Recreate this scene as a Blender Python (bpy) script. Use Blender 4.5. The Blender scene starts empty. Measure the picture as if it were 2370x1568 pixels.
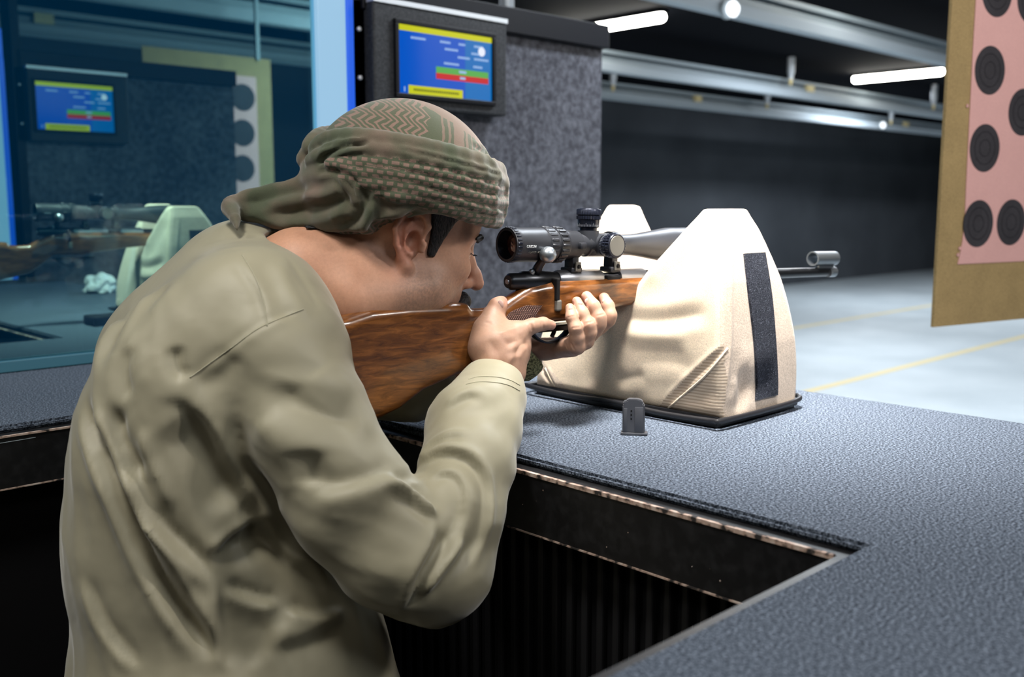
import bpy, bmesh, math, random
import numpy as np
from mathutils import Vector, Matrix
from mathutils.bvhtree import BVHTree
random.seed(4)
SC = bpy.context.scene
COL = SC.collection
# ------------------------------------------------------------------ camera
FPX = 2304.0; PITCH = math.atan(314/2304); YAW = math.radians(45.9)
CAM = np.array([0, 0, 1.34])
FW = np.array([math.cos(YAW)*math.cos(PITCH), math.sin(YAW)*math.cos(PITCH), -math.sin(PITCH)])
RT = np.array([math.sin(YAW), -math.cos(YAW), 0.0])
UP = np.cross(RT, FW)
cd = bpy.data.cameras.new('camera'); cam = bpy.data.objects.new('camera', cd); COL.objects.link(cam)
cam.matrix_world = Matrix(((RT[0], UP[0], -FW[0], CAM[0]), (RT[1], UP[1], -FW[1], CAM[1]), (RT[2], UP[2], -FW[2], CAM[2]), (0, 0, 0, 1)))
cd.sensor_width = 36; cd.lens = 36*FPX/2370; cd.clip_start = .02; cd.clip_end = 100
cd.dof.use_dof = True; cd.dof.focus_distance = 1.40; cd.dof.aperture_fstop = 4.2
SC.camera = cam
# ------------------------------------------------------------------ view + world
SC.view_settings.view_transform = 'Standard'; SC.view_settings.look = 'None'
SC.view_settings.gamma = 1; SC.view_settings.exposure = 0.0; SC.view_settings.use_curve_mapping = False
w = bpy.data.worlds.new('world'); SC.world = w; w.use_nodes = True
w.node_tree.nodes['Background'].inputs[0].default_value = (.45, .55, .7, 1)
w.node_tree.nodes['Background'].inputs[1].default_value = .06
def area(name, loc, target, size, power, col, sy=None, spread=180):
    l = bpy.data.lights.new(name, 'AREA'); l.energy = power; l.color = col; l.size = size
    if sy: l.shape = 'RECTANGLE'; l.size_y = sy
    l.spread = math.radians(spread)
    o = bpy.data.objects.new(name, l); COL.objects.link(o); o.location = loc
    o.rotation_euler = (Vector(target)-Vector(loc)).to_track_quat('-Z', 'Y').to_euler(); return o
area('booth_downlight', (1.08, .72, 2.66), (1.50, .98, 1.15), .34, 18, (1, .965, .91), spread=52)
area('unseen_fill_light', (-.9, -.5, 2.68), (.5, 1.0, 1.2), .6, 9, (1, .95, .86))  # warm frontal fill added for the robe, no fixture here
area('unseen_fill_light', (-.75, 1.7, 2.68), (.5, 1.2, 1.2), .5, 14, (1, .97, .91))  # unseen fill from the upper left, lights the robe's back
area('booth_rear_light', (.02, .85, 2.68), (.45, 1.05, 1.0), .35, 24, (1, .97, .91))
area('unseen_fill_light', (.75, -.9, 2.68), (.9, .3, 1.0), .6, 14, (.88, .94, 1))  # cool fill added to brighten the near mat
area('target_fill_light', (1.9, -.9, 2.68), (2.8, 1.0, 1.4), .5, 44, (1, .95, .90), .25)  # unseen lamp added to brighten the hanging target
area('neighbour_booth_downlight', (1.0, 2.75, 2.66), (1.35, 2.95, 1.1), .30, 19, (1, .98, .84), spread=80)
for rx, ry in ((3.0, 1.4), (4.0, 4.4), (6.3, 1.6), (8.4, 4.3), (12.8, 2.6), (12.8, 6.15), (17, 4.5)):
    area('range_ceiling_light', (rx, ry, 2.70), (rx, ry, 0), 1.2, 70 if rx < 4 else 95, (.86, .93, 1), .25)

# ------------------------------------------------------------------ helpers
def ray(x, y): return FW + RT*(x-1185)/FPX - UP*(y-784)/FPX
def P(x, y, d): return CAM + ray(x, y)*d
def onax(x, y, ax, val):
    v = ray(x, y); return CAM + v*((val-CAM[ax])/v[ax])
def onplane(x, y, o, n):
    v = ray(x, y); return CAM + v*(np.dot(np.array(o)-CAM, n)/np.dot(v, n))
def cc(x, y, d): return np.array([(x-1185)/FPX*d, (784-y)/FPX*d, -d])
def w2c(p): q = np.array(p)-CAM; return np.array([q@RT, q@UP, -(q@FW)])
CB = np.stack([RT, UP, -FW])      # rows: camera basis, for cc -> world
def tag(o, label=None, cat=None, group=None, kind=None):
    if label: o['label'] = label
    if cat: o['category'] = cat
    if group: o['group'] = group
    if kind: o['kind'] = kind
    return o
def empty(name, loc, label=None, cat=None, group=None, rz=0):
    o = bpy.data.objects.new(name, None); COL.objects.link(o); o.location = loc; o.rotation_euler = (0, 0, rz)
    o.empty_display_size = .05
    return tag(o, label, cat, group)
def link(name, me, mat=None, parent=None, smooth=False, keep=True):
    o = bpy.data.objects.new(name, me); COL.objects.link(o)
    if mat is not None:
        for m in (mat if isinstance(mat, (list, tuple)) else [mat]): me.materials.append(m)
    if smooth:
        me.polygons.foreach_set('use_smooth', [True]*len(me.polygons))
    if parent is not None:
        o.parent = parent
        if parent.parent is None and parent.type == 'EMPTY':
            o.matrix_parent_inverse = Matrix.LocRotScale(parent.location, parent.rotation_euler, None).inverted()
    return o
class MB:
    """collects geometry for ONE mesh"""
    def __init__(s): s.bm = bmesh.new(); s.mi = 0
    def _new(s, r):
        for f in r: f.material_index = s.mi
    def box(s, c, size, rot=None, bev=0, seg=2):
        b = bmesh.new(); bmesh.ops.create_cube(b, size=1)
        for v in b.verts: v.co = Vector((v.co.x*size[0], v.co.y*size[1], v.co.z*size[2]))
        if bev: bmesh.ops.bevel(b, geom=b.edges[:], offset=bev, segments=seg, affect='EDGES', profile=.5)
        M = Matrix.Translation(Vector(c)) @ (rot.to_4x4() if rot is not None else Matrix.Identity(4))
        return s.add(b, M)
    def add(s, b, M=None):
        if M is not None: b.transform(M)
        for f in b.faces: f.material_index = s.mi
        me = bpy.data.meshes.new('t'); b.to_mesh(me); b.free(); s.bm.from_mesh(me); bpy.data.meshes.remove(me); return s
    def b2(s, lo, hi, bev=0, seg=2):
        lo = Vector(lo); hi = Vector(hi); return s.box((lo+hi)/2, hi-lo, None, bev, seg)
    def ring(s, rings, cap0=True, cap1=True, closed=True):
        V = [[s.bm.verts.new(p) for p in r] for r in rings]; n = len(rings[0])
        for a, b in zip(V, V[1:]):
            for i in range(n if closed else n-1):
                j = (i+1) % n
                try: s.bm.faces.new((a[i], a[j], b[j], b[i])).material_index = s.mi
                except ValueError: pass
        if cap0: s.bm.faces.new(V[0][::-1]).material_index = s.mi
        if cap1: s.bm.faces.new(V[-1]).material_index = s.mi
        return s
    def lathe(s, prof, o, d, n=40, cap0=True, cap1=True, knurl=None):
        """prof: (distance along d, radius)"""
        o = Vector(o); d = Vector(d).normalized(); a = d.orthogonal().normalized(); b = d.cross(a)
        R = []
        for t, r in prof:
            R.append([o+d*t+(a*math.cos(2*math.pi*i/n)+b*math.sin(2*math.pi*i/n))*(r*(1 if (knurl is None or r < knurl or i % 2) else .93)) for i in range(n)])
        return s.ring(R, cap0, cap1)
    def tube(s, pts, r, n=12):
        pts = [Vector(p) for p in pts]; rr = r if isinstance(r, (list, tuple)) else [r]*len(pts); R = []; a = None
        for i, p in enumerate(pts):
            d = (pts[min(i+1, len(pts)-1)]-pts[max(i-1, 0)]).normalized()
            a = d.orthogonal().normalized() if a is None else (a-d*a.dot(d)).normalized()
            b = d.cross(a)
            R.append([p+(a*math.cos(2*math.pi*k/n)+b*math.sin(2*math.pi*k/n))*rr[i] for k in range(n)])
        return s.ring(R)
    def prism(s, pts, d, bev=0):
        b = bmesh.new(); d = Vector(d)
        A = [b.verts.new(p) for p in pts]; B = [b.verts.new(Vector(p)+d) for p in pts]; n = len(pts)
        b.faces.new(A); b.faces.new(B[::-1])
        for i in range(n): b.faces.new((A[i], B[i], B[(i+1) % n], A[(i+1) % n]))
        bmesh.ops.recalc_face_normals(b, faces=b.faces[:])
        if bev: bmesh.ops.bevel(b, geom=b.edges[:], offset=bev, segments=2, affect='EDGES')
        return s.add(b)
    def build(s, name, mat, parent=None, smooth=False, auto=False):
        bmesh.ops.recalc_face_normals(s.bm, faces=s.bm.faces[:])
        me = bpy.data.meshes.new(name); s.bm.to_mesh(me); s.bm.free()
        o = link(name, me, mat, parent, smooth or auto)
        if auto: 
            me.set_sharp_from_angle(angle=math.radians(38))
        return o
def smooth_pts(pts, k=6):
    pts = [np.array(p, float) for p in pts]; out = []
    for i in range(len(pts)-1):
        p0 = pts[max(i-1, 0)]; p1 = pts[i]; p2 = pts[i+1]; p3 = pts[min(i+2, len(pts)-1)]
        for j in range(k):
            t = j/k; out.append(.5*((2*p1)+(-p0+p2)*t+(2*p0-5*p1+4*p2-p3)*t*t+(-p0+3*p1-3*p2+p3)*t**3))
    out.append(pts[-1]); return out

# ------------------------------------------------------------------ materials
def mat(name, col, rough=.5, metal=0, spec=.5, **kw):
    m = bpy.data.materials.new(name); m.use_nodes = True; b = m.node_tree.nodes['Principled BSDF']
    b.inputs['Base Color'].default_value = (*col, 1); b.inputs['Roughness'].default_value = rough
    b.inputs['Metallic'].default_value = metal; b.inputs['Specular IOR Level'].default_value = spec
    for k, v in kw.items(): b.inputs[k.replace('_', ' ')].default_value = v
    return m
def nd(m, t, **kw):
    n = m.node_tree.nodes.new(t)
    for k, v in kw.items(): setattr(n, k, v)
    return n
def lk(m, a, b): m.node_tree.links.new(a, b)
def bsdf(m): return m.node_tree.nodes['Principled BSDF']
def noise(m, scale, detail=3, coord='Object', stretch=None, rough=.5):
    tc = nd(m, 'ShaderNodeTexCoord'); n = nd(m, 'ShaderNodeTexNoise'); n.inputs['Scale'].default_value = scale
    n.inputs['Detail'].default_value = detail; n.inputs['Roughness'].default_value = rough
    if stretch:
        mp = nd(m, 'ShaderNodeMapping'); mp.inputs['Scale'].default_value = stretch
        lk(m, tc.outputs[coord], mp.inputs[0]); lk(m, mp.outputs[0], n.inputs['Vector'])
    else: lk(m, tc.outputs[coord], n.inputs['Vector'])
    return n
def ramp(m, src, stops):
    r = nd(m, 'ShaderNodeValToRGB'); e = r.color_ramp.elements
    while len(e) < len(stops): e.new(.5)
    for el, (p, c) in zip(e, stops): el.position = p; el.color = (*c, 1)
    lk(m, src, r.inputs[0]); return r
def bump(m, src, strength, dist=.002, prev=None):
    b = nd(m, 'ShaderNodeBump'); b.inputs['Strength'].default_value = strength; b.inputs['Distance'].default_value = dist
    lk(m, src, b.inputs['Height'])
    if prev: lk(m, prev.outputs[0], b.inputs['Normal'])
    lk(m, b.outputs[0], bsdf(m).inputs['Normal']); return b
def speckled(name, c0, c1, scale, rough=.9, lo=.4, hi=.62, bs=.5, bd=.002, spec=.2, c2=None):
    m = mat(name, c0, rough, spec=spec); n = noise(m, scale, 3, rough=.7)
    st = [(lo, c0), (hi, c1)]
    if c2: st.append((min(hi+.12, 1), c2))
    r = ramp(m, n.outputs[0], st); lk(m, r.outputs[0], bsdf(m).inputs['Base Color']); bump(m, n.outputs[0], bs, bd); return m
def emis(name, col, s, base=(.02, .02, .02), rough=.3):
    m = mat(name, base, rough); b = bsdf(m); b.inputs['Emission Color'].default_value = (*col, 1); b.inputs['Emission Strength'].default_value = s; return m
M = {}
M['mat'] = speckled('rubber_mat', (.014, .019, .029), (.135, .163, .21), 330, .9, .42, .58, .7, .003, .12, (.26, .30, .38))
M['lip'] = mat('black_laminate', (.006, .006, .007), .42)
_n = noise(M['lip'], 60, 4); _r = ramp(M['lip'], _n.outputs[0], [(.45, (.005, .005, .006)), (.9, (.02, .02, .022))]); lk(M['lip'], _r.outputs[0], bsdf(M['lip']).inputs[0])
M['rib'] = mat('ribbed_panel', (.011, .011, .013), .5)
M['black'] = mat('matt_black', (.004, .004, .005), .7, spec=.2)
M['chip'] = mat('chipped_edge', (.33, .22, .17), .8)
_n = noise(M['chip'], 70, 4); _r = ramp(M['chip'], _n.outputs[0], [(.40, (.02, .016, .014)), (.50, (.40, .28, .22)), (.75, (.62, .54, .48))]); lk(M['chip'], _r.outputs[0], bsdf(M['chip']).inputs[0])
def carpet(name, a, b, c):
    m = mat(name, a, .95, spec=.1); n = noise(m, 40, 4, rough=.72); n2 = noise(m, 3.2, 3)
    mx = nd(m, 'ShaderNodeMath', operation='MULTIPLY_ADD'); lk(m, n2.outputs[0], mx.inputs[0]); mx.inputs[1].default_value = .55; lk(m, n.outputs[0], mx.inputs[2])
    r = ramp(m, mx.outputs[0], [(.62, a), (.80, b), (1.0, c)]); lk(m, r.outputs[0], bsdf(m).inputs[0]); bump(m, n.outputs[0], .6, .004); return m
M['carpet'] = carpet('acoustic_carpet', (.034, .035, .043), (.072, .075, .090), (.125, .13, .152))
M['housing'] = speckled('textured_black_housing', (.012, .013, .016), (.03, .033, .038), 160, .55, bs=.3)
M['bezel'] = mat('bezel', (.003, .0035, .006), .5, spec=.15)
M['alu'] = mat('aluminium', (.55, .58, .62), .45, .6)
M['rail'] = mat('rail_metal', (.36, .41, .45), .7, 0, spec=.25)
M['rail2'] = mat('rail_metal_dull', (.26, .31, .34), .6, .1)
M['wallfar'] = mat('dark_wall', (.020, .023, .028), .85)
_n = noise(M['wallfar'], 1.2, 5); _r = ramp(M['wallfar'], _n.outputs[0], [(.3, (.040, .046, .056)), (.7, (.062, .070, .082))]); lk(M['wallfar'], _r.outputs[0], bsdf(M['wallfar']).inputs[0])
M['ceil'] = mat('dark_ceiling', (.0025, .0032, .0055), .9, spec=.05)
M['floor'] = mat('range_floor', (.42, .47, .50), .55)
_n = noise(M['floor'], 1.5, 4); _r = ramp(M['floor'], _n.outputs[0], [(.3, (.36, .41, .44)), (.7, (.46, .51, .54))]); lk(M['floor'], _r.outputs[0], bsdf(M['floor']).inputs[0])
M['dfloor'] = mat('booth_floor', (.010, .010, .011), .8)
M['yellow'] = mat('yellow_line', (.62, .50, .24), .6)
M['tubeL'] = emis('fluorescent_tube', (1, .97, .88), 26)
M['teal'] = mat('teal_channel', (.03, .12, .17), .5)
M['dome'] = emis('glowing_disc', (.9, .95, 1), 2.2)
M['ledA'] = emis('frosted_light_panel', (.30, .53, .74), 1.0)
M['ledB'] = emis('blue_led', (.0, .10, .75), 1.0)
for nm, c, s in (('sBlue', (.0, .10, .62), .9), ('sBlue2', (.0, .17, .55), .9), ('sYel', (.60, .62, .02), .95), ('sGrn', (.10, .45, .10), .9), ('sRed', (.62, .02, .04), .9), ('sTxt', (.35, .55, .9), .9), ('sDk', (.18, .22, .02), .6), ('sRefl', (.8, .85, 1), 1.0)):
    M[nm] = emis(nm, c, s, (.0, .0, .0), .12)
# tinted glass
g = bpy.data.materials.new('blue_tinted_glass'); g.use_nodes = True; nt = g.node_tree; nt.nodes.clear()
out = nt.nodes.new('ShaderNodeOutputMaterial'); tr = nt.nodes.new('ShaderNodeBsdfTransparent'); tr.inputs[0].default_value = (.60, .80, .80, 1)
gl = nt.nodes.new('ShaderNodeBsdfGlossy'); gl.inputs[0].default_value = (.6, .85, 1, 1); gl.inputs['Roughness'].default_value = .02
df = nt.nodes.new('ShaderNodeBsdfDiffuse'); df.inputs[0].default_value = (.0, .10, .26, 1)  # blue diffuse put in for blue light reflected off the pane
fr = nt.nodes.new('ShaderNodeFresnel'); fr.inputs[0].default_value = 1.35
m1 = nt.nodes.new('ShaderNodeMixShader'); m2 = nt.nodes.new('ShaderNodeMixShader'); m1.inputs[0].default_value = .10
nt.links.new(tr.outputs[0], m1.inputs[1]); nt.links.new(df.outputs[0], m1.inputs[2])
nt.links.new(fr.outputs[0], m2.inputs[0]); nt.links.new(m1.outputs[0], m2.inputs[1]); nt.links.new(gl.outputs[0], m2.inputs[2]); nt.links.new(m2.outputs[0], out.inputs[0])
M['glass'] = g
# rifle
M['metal'] = mat('blued_steel', (.035, .037, .042), .30, .85)
M['magsteel'] = mat('magazine_steel', (.07, .073, .085), .38, .35)
M['steel'] = mat('worn_receiver_steel', (.30, .31, .34), .33, .9)
M['bright'] = mat('polished_steel', (.30, .33, .36), .34, .9)
M['scope'] = mat('anodised_black', (.022, .024, .030), .42, .3)
_n = noise(M['scope'], 900, 2); bump(M['scope'], _n.outputs[0], .15, .0004)
M['knurl'] = mat('turret_black', (.014, .017, .030), .30, .5)
M['turretface'] = mat('turret_face', (.13, .125, .11), .5, .1)
M['lens'] = mat('coated_lens', (.05, .02, .015), .04, spec=1.0)
bsdf(M['lens']).inputs['Coat Weight'].default_value = .6
M['white'] = mat('white_print', (.75, .76, .78), .5)
def wood(name, a, b, c, coat=.5):
    m = mat(name, b, .28); tc = nd(m, 'ShaderNodeTexCoord'); mp = nd(m, 'ShaderNodeMapping'); mp.inputs['Scale'].default_value = (2.2, 14, 14)
    n = nd(m, 'ShaderNodeTexNoise'); n.inputs['Scale'].default_value = 9; n.inputs['Detail'].default_value = 7; n.inputs['Roughness'].default_value = .65; n.inputs['Distortion'].default_value = .6
    lk(m, tc.outputs['Object'], mp.inputs[0]); lk(m, mp.outputs[0], n.inputs['Vector'])
    r = ramp(m, n.outputs[0], [(.30, a), (.52, b), (.75, c)]); lk(m, r.outputs[0], bsdf(m).inputs[0])
    bsdf(m).inputs['Coat Weight'].default_value = coat; bsdf(m).inputs['Coat Roughness'].default_value = .12
    bump(m, n.outputs[0], .08, .001); return m
M['wood'] = wood('walnut_stock', (.042, .012, .003), (.150, .052, .011), (.30, .112, .027))
M['checker'] = mat('checkered_grip', (.10, .045, .03), .4)
_tc = nd(M['checker'], 'ShaderNodeTexCoord'); _w = []
for ang in (.5, -.75):
    mp = nd(M['checker'], 'ShaderNodeMapping'); mp.inputs['Rotation'].default_value = (0, ang, 0); lk(M['checker'], _tc.outputs['Object'], mp.inputs[0])
    wv = nd(M['checker'], 'ShaderNodeTexWave', bands_direction='X'); wv.inputs['Scale'].default_value = 105; lk(M['checker'], mp.outputs[0], wv.inputs['Vector']); _w.append(wv)
_mm = nd(M['checker'], 'ShaderNodeMath', operation='MINIMUM'); lk(M['checker'], _w[0].outputs['Fac'], _mm.inputs[0]); lk(M['checker'], _w[1].outputs['Fac'], _mm.inputs[1])
_r = ramp(M['checker'], _mm.outputs[0], [(.1, (.03, .012, .010)), (.6, (.26, .15, .12))]); lk(M['checker'], _r.outputs[0], bsdf(M['checker']).inputs[0]); bump(M['checker'], _mm.outputs[0], .6, .001)
# bag
def cloth(name, c, scale=900, rough=.9, var=.25, bs=.35, bd=.0008, sheen=.2):
    m = mat(name, c, rough, spec=.2); n = noise(m, scale, 2, rough=.6); n2 = noise(m, 14, 3)
    ad = nd(m, 'ShaderNodeMath', operation='MULTIPLY_ADD'); lk(m, n2.outputs[0], ad.inputs[0]); ad.inputs[1].default_value = .4; lk(m, n.outputs[0], ad.inputs[2])
    r = ramp(m, ad.outputs[0], [(.5, tuple(x*(1-var) for x in c)), (.9, tuple(min(1, x*(1+var)) for x in c))]); lk(m, r.outputs[0], bsdf(m).inputs[0])
    bump(m, n.outputs[0], bs, bd); bsdf(m).inputs['Sheen Weight'].default_value = sheen; return m
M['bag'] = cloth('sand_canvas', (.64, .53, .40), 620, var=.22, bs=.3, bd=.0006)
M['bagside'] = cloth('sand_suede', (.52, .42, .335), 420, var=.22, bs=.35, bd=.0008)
M['piping'] = mat('black_leather', (.008, .008, .010), .4)
M['velcro'] = speckled('velcro', (.012, .014, .022), (.05, .055, .075), 700, .9, .45, .6, .9, .003, .2, (.28, .30, .36))
M['bagrib'] = mat('ribbed_canvas', (.36, .28, .21), .9, spec=.1)
_tc = nd(M['bagrib'], 'ShaderNodeTexCoord'); _wv = nd(M['bagrib'], 'ShaderNodeTexWave', bands_direction='Z'); _wv.inputs['Scale'].default_value = 62; _wv.inputs['Distortion'].default_value = .8
lk(M['bagrib'], _tc.outputs['Object'], _wv.inputs['Vector']); _r = ramp(M['bagrib'], _wv.outputs['Fac'], [(.1, (.34, .265, .20)), (.6, (.50, .41, .32))]); lk(M['bagrib'], _r.outputs[0], bsdf(M['bagrib']).inputs[0]); bump(M['bagrib'], _wv.outputs['Fac'], .2, .0006)
# target
M['board'] = cloth('brown_cardboard', (.34, .245, .115), 260, .85, .18, .2, .0008, 0)
M['pink'] = cloth('pink_paper', (.66, .38, .36), 300, .8, .05, .1, .0005, 0)
M['spot'] = cloth('black_ink', (.040, .038, .044), 400, .7, .3, .1, .0005, 0)
# person
def skin(name):
    m = mat(name, (.45, .25, .16), .5, spec=.35); a = nd(m, 'ShaderNodeAttribute', attribute_name='col'); n = noise(m, 240, 4, rough=.7); n2 = noise(m, 22, 3)
    mx = nd(m, 'ShaderNodeMix', data_type='RGBA', blend_type='MULTIPLY'); mx.inputs[0].default_value = .35
    r = ramp(m, n.outputs[0], [(.3, (.72, .68, .66)), (.7, (1.15, 1.1, 1.08))]); lk(m, a.outputs['Color'], mx.inputs[6]); lk(m, r.outputs[0], mx.inputs[7])
    mx2 = nd(m, 'ShaderNodeMix', data_type='RGBA', blend_type='MULTIPLY'); mx2.inputs[0].default_value = .5
    r2 = ramp(m, n2.outputs[0], [(.35, (.85, .78, .76)), (.65, (1.08, 1.06, 1.05))]); lk(m, mx.outputs[2], mx2.inputs[6]); lk(m, r2.outputs[0], mx2.inputs[7])
    lk(m, mx2.outputs[2], bsdf(m).inputs[0]); bsdf(m).inputs['Subsurface Weight'].default_value = .12; bsdf(m).inputs['Subsurface Radius'].default_value = (.010, .004, .002)
    bsdf(m).inputs['Subsurface Scale'].default_value = .6
    bump(m, n.outputs[0], .22, .0008); return m
M['skin'] = skin('skin')
def hairm():
    m = mat('hair', (.008, .007, .007), .55, spec=.3); n = noise(m, 500, 3, stretch=(1, 1, .25)); r = ramp(m, n.outputs[0], [(.4, (.003, .003, .004)), (.75, (.028, .025, .026))]); lk(m, r.outputs[0], bsdf(m).inputs[0]); bump(m, n.outputs[0], .9, .002); return m
M['hair'] = hairm()
M['eye'] = mat('eye_white', (.75, .72, .70), .15); M['iris'] = mat('iris', (.03, .015, .01), .1)
M['nail'] = mat('nail', (.50, .33, .29), .22)
def robem():
    m = mat('olive_satin_cotton', (.33, .30, .21), .52, spec=.38)
    n = noise(m, 1100, 2); n2 = noise(m, 5, 4); r = ramp(m, n2.outputs[0], [(.3, (.250, .228, .156)), (.7, (.312, .286, .200))])
    lk(m, r.outputs[0], bsdf(m).inputs[0]); b1 = bump(m, n2.outputs[0], .35, .02); bump(m, n.outputs[0], .12, .0005, b1)
    bsdf(m).inputs['Sheen Weight'].default_value = .25; bsdf(m).inputs['Sheen Roughness'].default_value = .4; return m
M['robe'] = robem()
M['stitch'] = mat('stitching', (.34, .32, .23), .8)
M['knit'] = mat('olive_webbing', (.16, .15, .07), .9)
_n = noise(M['knit'], 350, 2); _r = ramp(M['knit'], _n.outputs[0], [(.4, (.05, .05, .02)), (.6, (.26, .25, .12))]); lk(M['knit'], _r.outputs[0], bsdf(M['knit']).inputs[0]); bump(M['knit'], _n.outputs[0], .8, .002)

# ------------------------------------------------------------------ room
GY = 2.145                                    # plane of the glass beside the booth
def struct(name, mb, m): return tag(mb.build(name, m), kind='structure')
struct('floor', MB().b2((1.62, -3, -.12), (26, 8.75, 0)), M['floor'])
struct('floor', MB().b2((-3, -3, -.12), (1.62, 8.75, 0)), M['dfloor'])
struct('ceiling', MB().b2((-3, -3, 2.76), (26, 8.75, 2.9)), M['ceil'])
struct('wall_left', MB().b2((-3, 8.62, 0), (26, 8.75, 2.76)), M['wallfar'])
struct('wall_far', MB().b2((26, -3, 0), (26.15, 8.75, 2.76)), M['wallfar'])
struct('wall_right', MB().b2((-3, -3.15, 0), (26, -3, 2.76)), M['wallfar'])
struct('wall_rear', MB().b2((-3.15, -3, 0), (-3, 8.75, 2.76)), M['wallfar'])
for k, (y, lab) in enumerate(((3.565, 'yellow painted line across the range floor, nearer to the sandbag'), (5.54, 'yellow painted line across the range floor, farther behind the sandbag'))):
    tag(MB().b2((2.2, y-.035, 0), (25.9, y+.035, .002)).build('floor_line', M['yellow']), lab, 'floor line', 'painted lane lines')

# carrier rails hanging from the ceiling
rails = [(3.35, 2.43, 'nearest overhead carrier rail, running out at the top of the picture'), (5.45, 2.44, 'middle overhead carrier rail over the range'), (6.85, 2.44, 'lowest overhead carrier rail in front of the dark wall')]
for y, z, lab in rails:
    r = empty('carrier_rail', (1.7, y, z), lab, 'rail', 'overhead carrier rails')
    MB().b2((1.7, y-.05, z-.045), (25.8, y+.03, z+.035), .012).build('lower_beam', M['rail'], r)
    MB().b2((1.7, y-.02, z+.035), (25.8, y+.07, z+.075)).b2((1.7, y-.035, z+.10), (25.8, y+.075, z+.13)).build('upper_channel', M['rail2'], r)
    for x in (2.4, 9.5, 14.8, 22):
        MB().b2((x-.03, y-.05, z+.036), (x+.09, y+.0, z+.10)).build('bracket', M['yellow'], r)
def hanger(px, rail, off, lab, bot=None):
    y, z, _ = rails[rail]; q = onax(px, 400, 1, y+off); x = q[0]; zb = z+.05 if bot is None else bot
    h = empty('hanger_post', (x, y+off, 2.76), lab, 'hanger post', 'ceiling hanger posts')
    MB().lathe([(0, .035), (2.76-zb-.09, .035), (2.76-zb-.07, .026), (2.76-zb-.03, .024)], (x, y+off, 2.76), (0, 0, -1), 20).build('post', M['alu'], h, auto=True)
    MB().lathe([(0, .02), (.06, .014)], (x, y+off, zb+.035), (0, 0, -1), 14).build('end_fitting', M['yellow'], h, auto=True)
hanger(1770, 2, -.13, 'pale hanger post crossing the middle rail, left of the next post', 2.50)
hanger(1822, 1, -.13, 'pale hanger post ending above the middle rail, right of the crossing post', 2.52)
hanger(2152, 1, -.13, 'hanger post in front of the right-hand ceiling lamp')
hanger(2056, 2, -.13, 'thin dim hanger post under the middle of the right-hand ceiling lamp')
hanger(1416, 2, -.13, 'hanger post beside the edge of the speckled partition')
hanger(1173, 0, .3, 'hanger post end above the partition top', 2.2)
def rdisc(px, py, y, lab):
    q = onax(px, py, 1, y); o = empty('rail_disc', q, lab, 'lamp', 'round rail discs')
    MB().lathe([(0, .03), (.012, .042), (.03, .046), (.045, .034), (.052, .012)], q, (0, -1, 0), 20).build('lens', M['dome'], o, smooth=True)  # small emissive white disc set on the rail
    MB().lathe([(0, .05), (.02, .05)], q+np.array([0, .01, 0]), (0, 1, 0), 20).build('base', M['rail2'], o)
rdisc(1688, 22, 3.265, 'small round glowing white disc on the nearest rail')
rdisc(2040, 290, 6.765, 'small round glowing white disc on the lowest rail')
def tubelamp(x, y0, y1, z, lab):
    o = empty('tube_lamp', (x, (y0+y1)/2, 2.76), lab, 'ceiling lamp', 'fluorescent ceiling lamps')
    MB().b2((x-.05, y0, z+.03), (x+.05, y1, 2.76), .005).build('housing', M['ceil'], o)
    MB().lathe([(0, .01), (.01, .03), (.03, .038), (y1-y0-.03, .038), (y1-y0-.01, .03), (y1-y0, .01)], (x, y0, z), (0, 1, 0), 16).build('tube', M['tubeL'], o, smooth=True)
tubelamp(6.08, 4.66, 5.85, 2.70, 'glowing ceiling tube above the partition edge, at the upper left of the range')
tubelamp(10.65, 4.52, 5.53, 2.70, 'long glowing ceiling tube at right, beside the cardboard target')
tubelamp(6.08, 2.55, 3.68, 2.73, 'glowing ceiling tube cut off by the top of the picture')
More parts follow.
